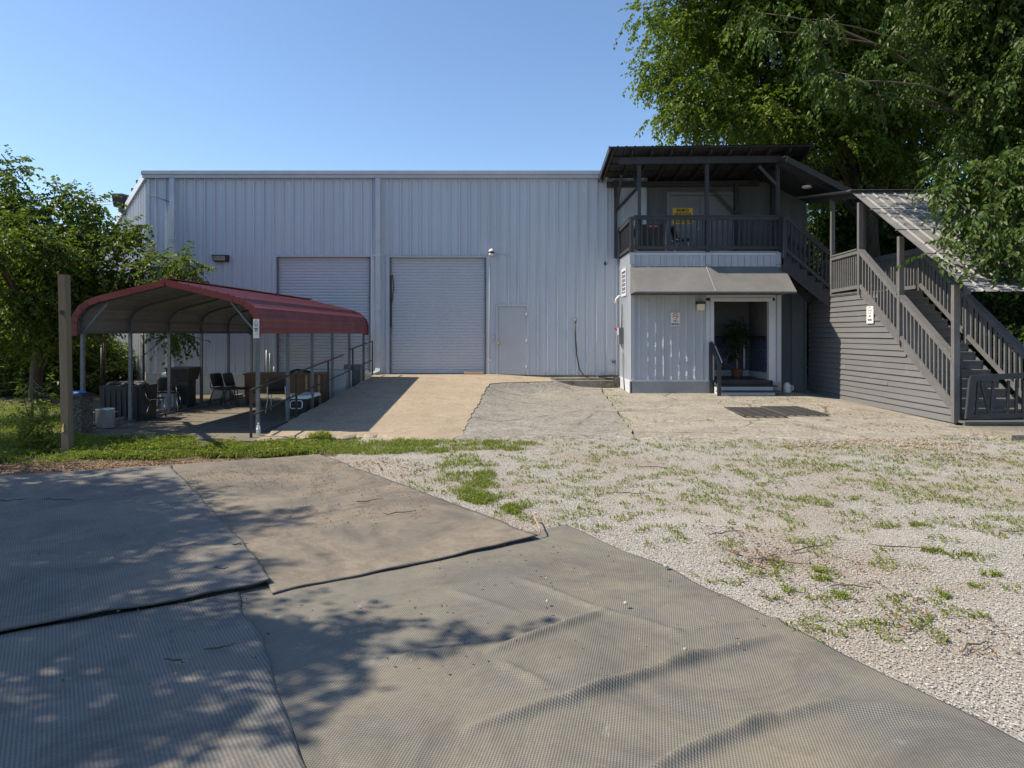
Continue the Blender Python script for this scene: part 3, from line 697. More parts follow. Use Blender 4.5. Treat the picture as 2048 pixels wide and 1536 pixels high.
# door casing
mb = MB()
for (a, b, d) in ((DX0-0.10, DX0, .05), (DX1, DX1+0.10, .05), (DX0-0.22, DX0-0.105, .03), (DX1+0.105, DX1+0.185, .03)): mb.box(a, b, YA-d, YA+0.12, zb if d < .04 else ZF, DZ+0.02)
mb.box(DX0-0.10, DX1+0.10, YA-0.052, YA+0.12, DZ, DZ+0.10); mb.box(DX0-0.22, DX1+0.185, YA-0.032, YA+0.10, DZ+0.105, DZ+0.22)
mb.build("door_casing", M['lighttrim'], entry)
# skirt
mb = MB(); mb.box(AL-.035, AX(1424), YA-.06, YA+.06, 0.08, zb); mb.build("skirt_board", M['skirt'], entry)
mb = MB(); mb.box(AX(1545), AR+.02, YA-.055, YA+.06, 0.08, zb); mb.build("skirt_board", M['skirt'], entry)
mb = MB(); mb.box(AL-.06, AL, YA-.06, YW-.06, 0.1, zb+0.02); mb.build("skirt_board", M['lighttrim'], entry)
mb = MB(); mb.box(AL, AX(1424), YA-.072, YA-.045, zb, zb+0.055); mb.build("skirt_cap", M['boards'], entry)
# left side wall boards, bright in the sun, with a small window
yy = YA+0.05; i = 0
while yy < YW-0.06:
    y1 = min(yy+0.205, YW-0.055)
    mb = MB(); mb.box(AL-.006*(i % 2), AL+.06, yy+.004, y1-.004, zb+.02, ZT); mb.build("side_board", M['boards'], entry)
    mb = MB(); mb.box(AL-.035, AL-.008, yy-.022, yy+.022, zb+.02, ZT); mb.build("side_batten", M['lighttrim'], entry)
    yy = y1; i += 1
M['dimglass'] = surf("dim_window_glass", (0.03, 0.035, 0.04), None, 3, 0.08)
win = MB()
for (a, b, c_, d_) in ((20.45, 21.15, 2.98, 3.06), (20.45, 21.15, 3.72, 3.80), (20.37, 20.45, 2.98, 3.80), (21.15, 21.23, 2.98, 3.80)): win.box(AL-.06, AL-.01, a, b, c_, d_)
wf = win.build("side_window", M['lighttrim'], entry)
mb = MB(); mb.box(AL-.03, AL-.012, 20.45, 21.15, 3.06, 3.72); mb.build("pane", M['dimglass'], wf)
for q in range(5):
    mb = MB(); z = 3.12+q*0.125; mb.box(AL-.045, AL-.03, 20.45, 21.15, z, z+0.02); mb.build("blind_slat", M['white'], wf)
# right side wall, lobby shell
mb = MB(); mb.box(AR-0.02, AR+0.02, YA+.05, YW-.06, 0.05, ZT); mb.build("side_wall", M['siding'], entry)
mb = MB(); mb.box(AL+.06, AR-.02, YA+.06, YW-.06, 0.1, ZF); mb.build("lobby_floor", surf("brown_lobby_floor", (0.13, 0.085, 0.05), (0.09, 0.06, 0.04), 3, 0.5), entry)
mb = MB(); mb.box(AL+.06, AR-.02, YA-.02, YW-.06, ZT-.06, ZT+.04); mb.build("lobby_ceiling", M['skirt'], entry)
LXR = 7.36; YB = 21.76
plaster = surf("lobby_plaster", (0.15, 0.16, 0.165), (0.12, 0.13, 0.135), 2, 0.8)
mb = MB(); mb.box(AL+.1, AR-.03, YB, YB+.06, ZF, ZT-.06); mb.box(LXR, LXR+.06, YA+.14, YB, ZF, ZT-.06); mb.box(5.15, 5.2, YA+.12, YB, ZF, ZT-.06); mb.build("lobby_wall", plaster, entry)
tile_m = surf("blue_wall_tile", (0.055, 0.08, 0.15), (0.042, 0.062, 0.12), 3, 0.25)
tw, th = 0.325, 0.325
me_b = MB(); me_b.box(0, tw-.008, -0.012, 0, 0, th-.008); me_b = me_b.mesh("wall_tile", tile_m)
me_r = MB(); me_r.box(-0.012, 0, 0, tw-.008, 0, th-.008); me_r = me_r.mesh("wall_tile", tile_m)
for rr in range(3):
    for q in range(6):
        o = link("wall_tile", me_b, entry, False); o.matrix_parent_inverse = Matrix.Translation(-entry.location); o.location = (LXR-.02-(q+1)*tw, YB-.001, ZF+.19+rr*th)
    for q in range(5):
        o = link("wall_tile", me_r, entry, False); o.matrix_parent_inverse = Matrix.Translation(-entry.location); o.location = (LXR-.001, YB-.02-(q+1)*tw, ZF+.19+rr*th)
grout = surf("tile_grout", (0.24, 0.26, 0.30), None, 3, 0.8)
mb = MB(); mb.box(5.2, LXR-.004, YB-.006, YB-.0015, ZF+.18, ZF+.19+3*th); mb.box(LXR-.006, LXR-.0015, YA+.14, YB-.008, ZF+.18, ZF+.19+3*th); mb.build("tile_bed", grout, entry)
mb = MB(); mb.box(5.2, LXR-.02, YB-.025, YB-.0005, ZF, ZF+.18); mb.box(LXR-.026, LXR-.0005, YA+.14, YB-.026, ZF, ZF+.18); mb.build("lobby_skirting", M['lighttrim'], entry)
mb = MB(); mb.box(5.2, LXR-.02, YB-.03, YB-.0005, ZF+.19+3*th, ZF+.27+3*th); mb.box(LXR-.032, LXR-.0005, YA+.14, YB-.031, ZF+.19+3*th, ZF+.27+3*th); mb.build("tile_cap", M['ink'], entry)
mb = MB(); mb.box(DX0+.02, DX0+.06, YA+.15, YA+.95, ZF+.01, DZ-.3); tag(mb.build("inner_door", M['white'], entry), "white inner door standing open")
mb = MB(); mb.box(DX0+.065, DX0+.28, YB-.04, YB-.002, ZF+.28, DZ-.28); mb.build("inner_door_frame", M['ink'], entry)
# awning
aw = thing("awning", "faded brown grey sheet awning over the entrance", "awning", (AL, YA, AZ(533)))
YF = 18.85; zt, zf, zw = AZ(533), EYE-(583-HOR)/FOC*YF, AZ(590)
xa, xb = AL-.03, AX(1566); xm = AX(1412)
for (p, q, nm) in ((xa, xm-.004, 0), (xm+.004, xb, 1)):
    mb = MB(); mb.hexa([(p, YF, zf-.012), (q+(.02 if nm == 0 else 0), YF, zf-.012), (q, YA-.02, zt-.012), (p, YA-.02, zt-.012), (p, YF, zf), (q+(.02 if nm == 0 else 0), YF, zf), (q, YA-.02, zt), (p, YA-.02, zt)])
    mb.build("awning_panel", M['awning'], aw)
mb = MB(); mb.bar((xm, YF-.004, zf+.006), (xm, YA-.03, zt+.006), 0.018, 0.012); mb.build("seam_strip", M['skirt'], aw)
for xx, s_ in ((xa, -1), (xb, 1)):
    mb = MB(); mb.prism([(xx, YF, zf), (xx, YA-.02, zt), (xx, YA-.02, zw+.02)], (0.008*s_, 0, 0)); mb.build("end_panel", M['awning'], aw)
mb = MB()
mb.bar((xa, YF+.02, zf-.03), (xb, YF+.02, zf-.03), 0.03, 0.03); mb.bar((xa, YA-.06, zw+.01), (xb, YA-.06, zw+.01), 0.03, 0.03); mb.build("frame_rail", M['awning'], aw)
for k in range(9):
    xx = xa+(xb-xa)*(k+.5)/9; mb = MB(); mb.bar((xx, YF+.03, zf-.03), (xx, YA-.07, zw+.012), 0.025, 0.025); mb.build("frame_strut", M['awning'], aw)
# entry steps
st = thing("entry_steps", "three grey wooden steps up to the open lobby doorway", "steps", ((DX0+DX1)/2, YA-.4, 0.16))
sx0, sx1 = DX0-.02, AX(1548)
for q, (yy, z) in enumerate(((YA-.64, 0.285), (YA-.36, 0.42))):
    mb = MB(); mb.box(sx0+.05, sx1-.05*(2-q)-.1, yy+.02, yy+.05, 0.1 if q == 0 else 0.29, z-.03); mb.build("riser", M['boards'], st)
    mb = MB(); mb.box(sx0, sx1-.02*q, yy, yy+.33, z-.03, z); mb.build("tread", M['deckpaint'], st)
mb = MB(); mb.box(sx0-.02, sx1-.12, YA-.1, YA+.1, ZF-.05, ZF-.004); mb.build("tread", M['deckpaint'], st)
mb = MB(); mb.box(sx0+.03, sx1-.16, YA-.08, YA-.05, 0.43, ZF-.05); mb.build("riser", M['deckpaint'], st)
for xx in (sx0+.01,):
    mb = MB(); mb.prism([(xx, YA-.62, 0.1), (xx, YA-.06, 0.1), (xx, YA-.06, 0.5), (xx, YA-.34, 0.38), (xx, YA-.34, 0.25), (xx, YA-.62, 0.25)], (0.04, 0, 0)); mb.build("stringer", M['lighttrim'], st)
hr = thing("step_handrail", "dark timber handrail with a white grab rail beside the entry steps", "handrail", (sx0, YA-.7, 0.14))
hx = AX(1423)-.02
mb = MB(); mb.bar((hx-.02, YA-.08, 0.2), (hx-.02, YA-.08, 1.62), 0.085, 0.085, (0, 1, 0)); mb.build("post", M['deckpaint'], hr)
mb = MB(); mb.bar((hx+.02, YA-.72, 0.12), (hx+.02, YA-.72, 0.98), 0.09, 0.09, (0, 1, 0)); mb.build("post", M['deckpaint'], hr)
mb = MB(); mb.bar((hx, YA-.03, 1.58), (hx+.03, YA-.80, 0.97), 0.05, 0.17, (0, 0, 1)); mb.build("rail_board", M['deckpaint'], hr)
mb = MB(); mb.tube([(hx+.03, YA-.12, 1.52), (hx+.075, YA-.16, 1.52), (hx+.10, YA-.70, 1.1), (hx+.06, YA-.74, 1.06)], 0.018, 8); mb.build("grab_rail", M['white'], hr)
# wall light, sign, meter box
wl = thing("wall_light", "wall light with dark cap and pale lens beside the lobby doorway", "wall light", (AX(1399), YA-.03, AZ(613)), group="box wall lights")
X, Z = AX(1399), AZ(613)
mb = MB(); mb.box(X-.115, X+.115, YA-.20, YA-.03, Z+.06, Z+.14); mb.build("housing", M['black'], wl)
M['lens2'] = surf("cream_lamp_lens", (0.66, 0.63, 0.50), (0.58, 0.55, 0.44), 12, 0.25)
mb = MB(); mb.hexa([(X-.105, YA-.12, Z-.11), (X+.105, YA-.12, Z-.11), (X+.105, YA-.03, Z-.11), (X-.105, YA-.03, Z-.11), (X-.105, YA-.185, Z+.06), (X+.105, YA-.185, Z+.06), (X+.105, YA-.03, Z+.06), (X-.105, YA-.03, Z+.06)]); mb.build("lens", M['lens2'], wl)

def lettering(txt, size, loc, rot, m, parent, sx=1.0, bold=0.0):
    c = bpy.data.curves.new("lettering", 'FONT'); c.body = txt; c.size = size; c.align_x = 'CENTER'; c.align_y = 'CENTER'; c.extrude = 0.0012; c.offset = bold
    tmp = bpy.data.objects.new("lettering_curve", c); COL.objects.link(tmp); bpy.context.view_layer.update()
    me = bpy.data.meshes.new_from_object(tmp.evaluated_get(bpy.context.evaluated_depsgraph_get())); bpy.data.objects.remove(tmp)
    me.materials.clear(); me.materials.append(m); o = link("lettering", me, parent, False)
    o.location = Vector(loc) - parent.location if parent.parent is None else loc
    o.rotation_euler = rot; o.scale = (sx, 1, 1); return o
def ring(mb, c, r, wd, ux, uz, n=28, depth=0.002):
    c = Vector(c); ux = Vector(ux); uz = Vector(uz); nn = ux.cross(uz)
    for k in range(n):
        a, b = 2*math.pi*k/n, 2*math.pi*(k+1)/n
        q = [c+(ux*math.cos(t_)*rr[0]+uz*math.sin(t_)*rr[1]) for t_, rr in ((a, r), (b, r), (b, (r[0]-wd, r[1]-wd)), (a, (r[0]-wd, r[1]-wd)))]
        mb.prism(q, nn*depth)
sg = thing("no_smoking_sign", "white no smoking sign screwed to the grey boards beside the lobby door", "sign", (AX(1350), YA-.03, AZ(639)), group="smoking notices")
X, Z = AX(1350), AZ(639)
mb = MB(); mb.box(X-.14, X+.14, YA-.052, YA-.04, Z-.20, Z+.20); mb.build("sign_board", M['signwhite'], sg)
mb = MB(); 
for (a, b, c_, d_) in ((-.13, .13, .185, .19), (-.13, .13, -.19, -.185), (-.13, -.125, -.185, .185), (.125, .13, -.185, .185)): mb.box(X+a, X+b, YA-.0545, YA-.052, Z+c_, Z+d_)
mb.build("border_line", M['ink'], sg)
mb = MB(); ring(mb, (X, YA-.0535, Z+.095), (.082, .082), .014, (1, 0, 0), (0, 0, 1)); mb.bar((X-.05, YA-.056, Z+.145), (X+.05, YA-.056, Z+.045), 0.004, 0.014, (0, 0, 1)); mb.build("prohibition_ring", M['redink'], sg)
mb = MB(); mb.box(X-.055, X+.05, YA-.0538, YA-.0528, Z+.082, Z+.098); mb.tube([(X+.03, YA-.0535, Z+.105), (X+.04, YA-.0535, Z+.12), (X+.02, YA-.0535, Z+.13), (X+.035, YA-.0535, Z+.145)], 0.004, 5); mb.build("cigarette_symbol", M['ink'], sg)
lettering("NO", 0.095, (X, YA-.0545, Z-.045), (math.pi/2, 0, 0), M['ink'], sg, 0.8, 0.002)
lettering("SMOKING", 0.082, (X, YA-.0545, Z-.135), (math.pi/2, 0, 0), M['ink'], sg, 0.62, 0.002)
bxr = thing("breaker_box", "grey electric switch box with red lever on the sunlit side of the entrance block", "switch box", (AL-.04, 21.1, 1.9))
mb = MB(); mb.box(AL-.17, AL-.036, 20.95, 21.22, 1.55, 2.05); mb.build("enclosure", M['galv'], bxr)
mb = MB(); mb.box(AL-.185, AL-.17, 20.96, 21.21, 1.82, 2.04); mb.build("lid", M['trim'], bxr)
mb = MB(); mb.bar((AL-.16, 21.23, 1.95), (AL-.26, 21.26, 2.04), 0.03, 0.05); mb.build("lever", M['redink'], bxr)
pipe("supply_conduit", [(AL-.10, 21.0, 1.55), (AL-.07, 20.85, 1.2), (AL-.08, 20.7, 0.6), (AL-.08, 20.5, 0.2)], 0.018, M['galv'], bxr)
pipe("feed_conduit", [(AL-.07, 21.1, 2.05), (AL-.07, 21.0, 2.5), (AL-.08, 20.95, 2.75)], 0.014, M['ink'], bxr)
o = pipe("curved_vent_pipe", [(AL-.04, 21.3, AZ(583)-.06), (AL-.12, 21.3, AZ(583)-.05), (AL-.2, 21.3, AZ(588)-.06), (AL-.235, 21.3, AZ(597)-.08)], 0.026, M['white'], None)
tag(o, "short white pipe curving out of the sunlit side of the entrance block", "vent pipe")
# lobby plant
pl = thing("potted_tree", "dim potted ficus standing inside the lobby doorway", "potted plant", (6.72, 20.9, ZF))
px_, py_ = 6.72, 20.9
wick = surf("wicker_basket", (0.17, 0.095, 0.045), (0.10, 0.055, 0.03), 14, 0.8, 0, 0.6, 60)
mb = MB(); mb.lathe([(0.12, 0), (0.15, 0.06), (0.165, 0.18), (0.16, 0.27), (0.17, 0.28), (0.15, 0.28), (0.14, 0.24)], (px_, py_, ZF), 18); mb.build("basket", wick, pl)
mb = MB()
for k in range(3): mb.tube([(px_+.02*k-.02, py_, ZF+.22), (px_+.03*math.sin(k*2.1), py_+.03*math.cos(k*2.1), ZF+.6), (px_-.02*k, py_+.01, ZF+1.0), (px_+.05*(k-1), py_, ZF+1.25)], [0.016, 0.014, 0.012, 0.008], 6)
mb.build("stem", M['raw'], pl)
POT = pl
mb = MB(); mb.tube([(7.0, 21.1, ZF+.25), (7.03, 21.2, ZF+1.18)], 0.022, 8); o = mb.build("white_pole", M['white']); tag(o, "thin white pole leaning behind the lobby plant", "pole")
# ------------------------------------------------------------ balcony over the entrance
DZK = 4.2; RT = 5.19
bal = thing("balcony", "charcoal timber balcony with baluster railing on top of the entrance block", "balcony", (AL, YA, DZK))
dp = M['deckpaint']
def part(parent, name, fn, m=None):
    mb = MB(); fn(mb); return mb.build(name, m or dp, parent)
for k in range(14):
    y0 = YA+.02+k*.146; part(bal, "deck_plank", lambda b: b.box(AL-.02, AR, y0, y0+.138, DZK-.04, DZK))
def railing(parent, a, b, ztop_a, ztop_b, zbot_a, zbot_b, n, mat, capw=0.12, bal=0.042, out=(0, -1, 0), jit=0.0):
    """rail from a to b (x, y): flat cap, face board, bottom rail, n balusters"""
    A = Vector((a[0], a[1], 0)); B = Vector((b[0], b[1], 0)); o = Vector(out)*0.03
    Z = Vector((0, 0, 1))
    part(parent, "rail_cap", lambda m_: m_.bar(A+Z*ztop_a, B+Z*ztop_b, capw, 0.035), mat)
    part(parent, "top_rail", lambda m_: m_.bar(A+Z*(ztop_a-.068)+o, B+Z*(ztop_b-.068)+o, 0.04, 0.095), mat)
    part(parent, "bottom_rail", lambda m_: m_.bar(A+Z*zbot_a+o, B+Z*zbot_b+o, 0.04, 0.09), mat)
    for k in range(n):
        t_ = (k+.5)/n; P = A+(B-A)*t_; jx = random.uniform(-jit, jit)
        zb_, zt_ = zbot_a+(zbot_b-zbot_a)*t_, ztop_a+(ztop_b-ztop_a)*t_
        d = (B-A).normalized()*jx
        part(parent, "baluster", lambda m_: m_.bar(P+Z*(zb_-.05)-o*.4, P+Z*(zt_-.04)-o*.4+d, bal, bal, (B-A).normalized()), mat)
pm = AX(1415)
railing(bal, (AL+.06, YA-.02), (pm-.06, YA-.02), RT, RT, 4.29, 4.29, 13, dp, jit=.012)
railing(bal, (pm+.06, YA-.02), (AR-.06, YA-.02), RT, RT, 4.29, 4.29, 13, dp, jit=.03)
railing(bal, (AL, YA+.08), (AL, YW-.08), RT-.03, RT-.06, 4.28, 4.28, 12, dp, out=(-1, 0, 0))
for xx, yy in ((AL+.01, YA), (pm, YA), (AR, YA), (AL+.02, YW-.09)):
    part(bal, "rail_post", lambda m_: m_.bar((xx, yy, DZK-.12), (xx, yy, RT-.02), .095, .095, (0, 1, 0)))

# ------------------------------------------------------------ roof over the balcony
br = thing("balcony_roof", "dark low pitched porch roof on timber posts above the balcony", "porch roof", (AL, YA, 6.6))
YR0, YR1 = 19.40, 21.88
def rz(x, y): return 6.70 + 0.34*(YR1-y)/(YR1-YR0) + 0.012*(x-2.7)
def tin_sheet(parent, name, x0, x1, ya, yb, zf, mat, rib=0.23, h=0.022):
    mb = MB(); n = max(1, round((x1-x0)/rib)); st_ = (x1-x0)/n; xs = []
    for i in range(n):
        b = x0+i*st_; xs += [(b, h), (b+.035, 0), (b+st_*.5-.02, 0), (b+st_*.5, .005), (b+st_*.5+.02, 0), (b+st_-.035, 0)]
    xs.append((x1, h))
    for (p, hp), (q, hq) in zip(xs[:-1], xs[1:]):
        mb.poly([(p, ya, zf(p, ya)+hp), (q, ya, zf(q, ya)+hq), (q, yb, zf(q, yb)+hq), (p, yb, zf(p, yb)+hp)])
        mb.poly([(p, ya, zf(p, ya)+hp-.006), (p, yb, zf(p, yb)+hp-.006), (q, yb, zf(q, yb)+hq-.006), (q, ya, zf(q, ya)+hq-.006)])
    return mb.build(name, mat, parent)
x = 2.69; xe = 8.44
M['darkroof'] = surf("charcoal_roof_sheet", (0.05, 0.05, 0.053), (0.038, 0.038, 0.041), 2, 0.6)
for k in range(6):
    a = x+(xe-x)*k/6; b = x+(xe-x)*(k+1)/6; tin_sheet(br, "roof_sheet", a, b+.01, YR0, YR1, lambda p, q: rz(p, q)+.012, M['darkroof'])
for k in range(11):
    xx = x+.12+(xe-x-.24)*k/10
    part(br, "rafter", lambda m_: m_.bar((xx, YR0+.12, rz(xx, YR0+.12)-.085), (xx, YR1-.1, rz(xx, YR1-.1)-.085), .042, .13))
for yy in (YR0+.06, 20.1, 20.7, 21.3): part(br, "purlin", lambda m_: m_.bar((x+.03, yy, rz(x, yy)-.012), (xe-.03, yy, rz(xe, yy)-.012), .09, .022))
part(br, "front_beam", lambda m_: m_.bar((AL-.35, YA-.005, rz(AL, YA)-.245), (AR+.25, YA-.005, rz(AR, YA)-.245), .09, .185))
part(br, "ledger_beam", lambda m_: m_.bar((2.95, YW-.12, 6.50), (AR+.1, YW-.12, 6.55), .10, .16))
part(br, "fascia_board", lambda m_: m_.bar((x+.02, YR0+.02, rz(x, YR0)-.05), (x+.02, YR1-.05, rz(x, YR1)-.05), .035, .12))
for xx in (AX(1279), pm, AX(1557)):
    part(br, "roof_post", lambda m_: m_.bar((xx, YA+.075, DZK), (xx, YA+.075, rz(xx, YA)-.16), .10, .10, (0, 1, 0)))
part(br, "roof_post", lambda m_: m_.bar((AX(1258)-.1, YW-.2, DZK), (AX(1258)-.1, YW-.2, 6.6), .10, .10, (0, 1, 0)))
part(br, "roof_post", lambda m_: m_.bar((8.1, YW-.16, 2.9), (8.1, YW-.16, 6.5), .12, .12, (0, 1, 0)))
part(br, "roof_post", lambda m_: m_.bar((6.95, YW-.22, DZK), (6.95, YW-.22, 6.5), .12, .12, (0, 1, 0)))
for a, b in (((AX(1279), YA+.08, 5.95), (AX(1279), YA+.9, 6.6)), ((AX(1555), YA+.07, 6.1), (AX(1555)-.5, YA+.07, 6.62)), ((AX(1258)-.1, YW-.2, 5.6), (AX(1258)-.05, YW-1.1, 6.6)), ((6.95, YW-.22, 5.55), (6.1, YW-.22, 6.45)), ((AX(1258)-.1, YW-.2, 5.65), (AX(1258)+.55, YW-.2, 6.35))):
    part(br, "knee_brace", lambda m_: m_.bar(a, b, .08, .09, (0.3, 1, .2)))

# balcony door in the warehouse wall with its yellow sign
bx0, bx1, bz = WX(1335), WX(1463), WZ(388)
fr = MB()
for (a, b) in ((bx0-.04, bx0+.07), (bx1-.07, bx1+.04)): fr.box(a, b, YW-.10, YW-.03, DZK, bz-.06)
fr.box(bx0-.04, bx1+.04, YW-.10, YW-.03, bz-.06, bz+.05)
bd = fr.build("balcony_door", M['shadedoor'], house)
for k, (a, b) in enumerate(((bx0+.075, (bx0+bx1)/2-.006), ((bx0+bx1)/2+.006, bx1-.075))):
    part(bd, "door_leaf", lambda m_: m_.box(a, b, YW-.08, YW-.04, DZK+.02, bz-.07), M['shadedoor'])
part(bd, "door_knob", lambda m_: m_.tube([((bx0+bx1)/2-.10, YW-.08, 5.15-.02), ((bx0+bx1)/2-.10, YW-.15, 5.15-.02)], [0.035, 0.03], 10), M['steel'])
ys = thing("association_sign", "yellow sign with dark lettering on the upper door behind the balcony rail", "sign", (WX(1364), YW-.085, WZ(433)))
X, Z = WX(1364), WZ(433)
part(ys, "sign_board", lambda m_: m_.box(X-.315, X+.315, YW-.095, YW-.083, Z-.25, Z+.25), M['signyellow'])
brown = surf("dark_red_lettering", (0.10, 0.02, 0.015), None, 5, 0.6)
for t_, dz, sz in (("IMAMIYA", .175, .125), ("ASSOCIATION", .06, .115), ("OF", -.06, .10), ("NASHVILLE", -.175, .125)):
    lettering(t_, sz, (X, YW-.0965, Z+dz), (math.pi/2, 0, 0), brown, ys, .78 if t_ != "ASSOCIATION" else .70, .003)
# air conditioner and chair on the balcony
ac = thing("air_conditioner", "black louvred air conditioner unit standing on the balcony", "air conditioner", (4.0, 20.7, DZK))
part(ac, "casing", lambda m_: m_.box(3.62, 4.5, 20.45, 21.3, DZK+.04, DZK+.86), M['black'])
for k in range(13):
    z = DZK+.1+k*.056; part(ac, "louver", lambda m_: m_.bar((3.64, 20.435, z), (4.48, 20.435, z), .02, .028), M['darkmetal'])
for xx in (3.63, 4.49): part(ac, "corner_post", lambda m_: m_.box(xx-.02, xx+.02, 20.41, 20.45, DZK+.02, DZK+.86), M['galv'])
pk = surf("pale_red_label", (0.45, 0.10, 0.12), (0.4, 0.14, 0.15), 9, 0.6)
for xx in (4.0, 4.16): part(ac, "warning_label", lambda m_: m_.box(xx, xx+.10, 20.416, 20.424, DZK+.77, DZK+.83), pk)

# ------------------------------------------------------------ covered staircase
sp = M['stairpaint']
XS, XE = 8.9, 10.34
YP1, YP2, YP3, YBK = 17.8, 15.95, 13.98, 19.44
LZ = 2.95
stair = thing("covered_staircase", "charcoal timber staircase with horizontal siding and baluster rails", "staircase", (XS, 15.5, 0.0))
def SP(name, fn, m=None): return part(stair, name, fn, m or sp)
# siding, one board after another, cut along the stair slope
def slopeY(z): return YP3+.02+max(0.0, z-.27)/(LZ-.30)*(YP1-YP3-.02)
z = -0.06; r = random.Random(12); i = 0
while z < LZ-.06:
    z1 = min(z+.140, LZ-.04); t0 = r.uniform(-.006, .006); jo = 0.0
    splits = [20.95] if r.random() > .35 else [20.95, r.uniform(15.2, 18.5)]
    ends = splits[1:] + [None]
    for si, yb in enumerate(splits):
        ya0 = slopeY(z) if ends[si] is None else ends[si]+.004; ya1 = slopeY(z1) if ends[si] is None else ya0
        if yb <= ya1+.05: continue
        lip = .030+r.uniform(0, .012)
        b = MB(); b.hexa([(XS-lip, ya0, z+.003+t0), (XS-.004, ya0, z+.003+t0), (XS-.004, yb, z+.003), (XS-lip, yb, z+.003), (XS-.008, ya1, z1-.003+t0), (XS, ya1, z1-.003+t0), (XS, yb, z1-.003), (XS-.008, yb, z1-.003)])
        b.build("siding_board", M['siding'], stair)
    z = z1; i += 1
SP("siding_backing", lambda m_: m_.prism([(XS+.012, 20.95, -.1), (XS+.012, YP3+.05, -.1), (XS+.012, YP3+.05, .2), (XS+.012, YP1, LZ-.06), (XS+.012, 20.95, LZ-.06)], (.02, 0, 0)), M['ink'])
SP("slope_trim", lambda m_: m_.bar((XS-.035, YP3-.02, .27), (XS-.035, YP1+.02, LZ-.02), .03, .12))
for xx in (XS+.03, XE-.0): SP("stringer", lambda m_: m_.bar((xx, YP3+.05, .06), (xx, YP1, LZ-.18), .045, .28))
# treads and risers
n = 15; y0t = 14.12; run = (YP1-y0t)/n; rise = (LZ-.16)/n
for k in range(n):
    y = y0t+k*run; z = .16+(k+1)*rise
    SP("tread", lambda m_: m_.box(XS+.055, XE-.025, y-.02, y+run+.02, z-.04, z))
    SP("riser", lambda m_: m_.box(XS+.055, XE-.03, y+.004, y+.02, z-rise, z-.042))
# bottom platform
SP("platform_deck", lambda m_: m_.box(XS-.02, XE+.5, 13.72, 14.14, .10, .14)); SP("platform_fascia", lambda m_: m_.box(XS-.0, XE+.5, 13.75, 13.79, -.08, .098))
SP("corner_block", lambda m_: m_.box(XS-.03, XS+.06, 13.70, 13.78, -.08, .085))
# landing
for k in range(9):
    a = YP1+.02+k*.345; SP("landing_plank", lambda m_: m_.box(XS-.04, XE+.04, a, a+.335, LZ-.04, LZ))
SP("landing_beam", lambda m_: m_.box(XS-.02, XE, YP1+.02, YP1+.06, LZ-.24, LZ-.042))
# posts (left row carries the stair roof)
ztops = {YP1: 5.2, YP2: 4.08, YP3: 2.84}
for xx, lab in ((XS-.045, 0), (XE+.03, 1)):
    for yy, zz in ztops.items():
        base = {YP1: LZ-.1, YP2: 1.62, YP3: 0.1}[yy]
        SP("roof_post", lambda m_: m_.bar((xx, yy, base), (xx, yy, zz), .115, .10, (0, 1, 0)))
SP("roof_post", lambda m_: m_.bar((XS+.0, YBK, LZ), (XS+.0, YBK, 5.6), .10, .10, (0, 1, 0)))
for xx in (XE, ): SP("roof_post", lambda m_: m_.bar((xx, 20.6, LZ), (xx, 20.6, 5.7), .11, .11, (0, 1, 0)))
SP("newel_post", lambda m_: m_.bar((XS+.06, YP3+.09, 0.1), (XS+.06, YP3+.09, 1.25), .09, .12, (0, 1, 0)), dp)
def stair_rail(x, ya, yb, zoff_t, zoff_b, nb, out):
    def zs(y): return .27+(y-YP3)/(YP1-YP3)*(LZ-.27)
    railing(stair, (x, ya), (x, yb), zs(ya)+zoff_t, zs(yb)+zoff_t, zs(ya)+zoff_b, zs(yb)+zoff_b, nb, sp, capw=.14, bal=.045, out=(out, 0, 0), jit=.02)
stair_rail(XS-.045, YP3+.05, YP2-.06, 1.12, .17, 13, -1)
stair_rail(XS-.045, YP2+.06, YP1-.06, 1.08, .17, 12, -1)
stair_rail(XE+.03, YP3-.4, YP2-.06, 1.12, .2, 15, -1)
stair_rail(XE+.03, YP2+.06, YP1-.06, 1.10, .2, 12, -1)
railing(stair, (XS-.045, YP1+.06), (XS-.02, YBK-.05), 4.02, 4.0, 3.06, 3.04, 14, sp, out=(-1, 0, 0), capw=.14, jit=.01)
railing(stair, (XE+.03, YP1+.06), (XE+.03, 20.55), 4.02, 4.02, 3.06, 3.06, 20, sp, out=(-1, 0, 0), jit=.01)
railing(stair, (XS+.1, 20.75), (XE, 20.75), 4.02, 4.02, 3.06, 3.06, 12, sp)
# upper flight from the balcony down to the landing
YU0, YU1 = 19.52, 20.7
m_u = 6; ru = (XS-AR)/m_u; rs_ = (DZK-LZ)/(m_u+1)
for k in range(m_u):
    xx = AR+k*ru; z = DZK-(k+1)*rs_
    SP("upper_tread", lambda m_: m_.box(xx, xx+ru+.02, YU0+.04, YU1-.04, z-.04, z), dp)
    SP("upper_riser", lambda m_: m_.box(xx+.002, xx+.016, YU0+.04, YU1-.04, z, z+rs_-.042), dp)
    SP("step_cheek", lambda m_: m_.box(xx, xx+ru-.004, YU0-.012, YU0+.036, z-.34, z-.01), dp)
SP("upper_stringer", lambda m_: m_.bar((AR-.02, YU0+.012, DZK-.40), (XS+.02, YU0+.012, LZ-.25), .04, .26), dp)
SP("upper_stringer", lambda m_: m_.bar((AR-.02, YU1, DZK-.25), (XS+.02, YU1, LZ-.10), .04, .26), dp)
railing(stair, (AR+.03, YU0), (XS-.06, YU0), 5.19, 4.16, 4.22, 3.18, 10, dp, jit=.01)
railing(stair, (AR+.03, YU1), (XS-.06, YU1), 5.19, 4.16, 4.22, 3.18, 10, dp)
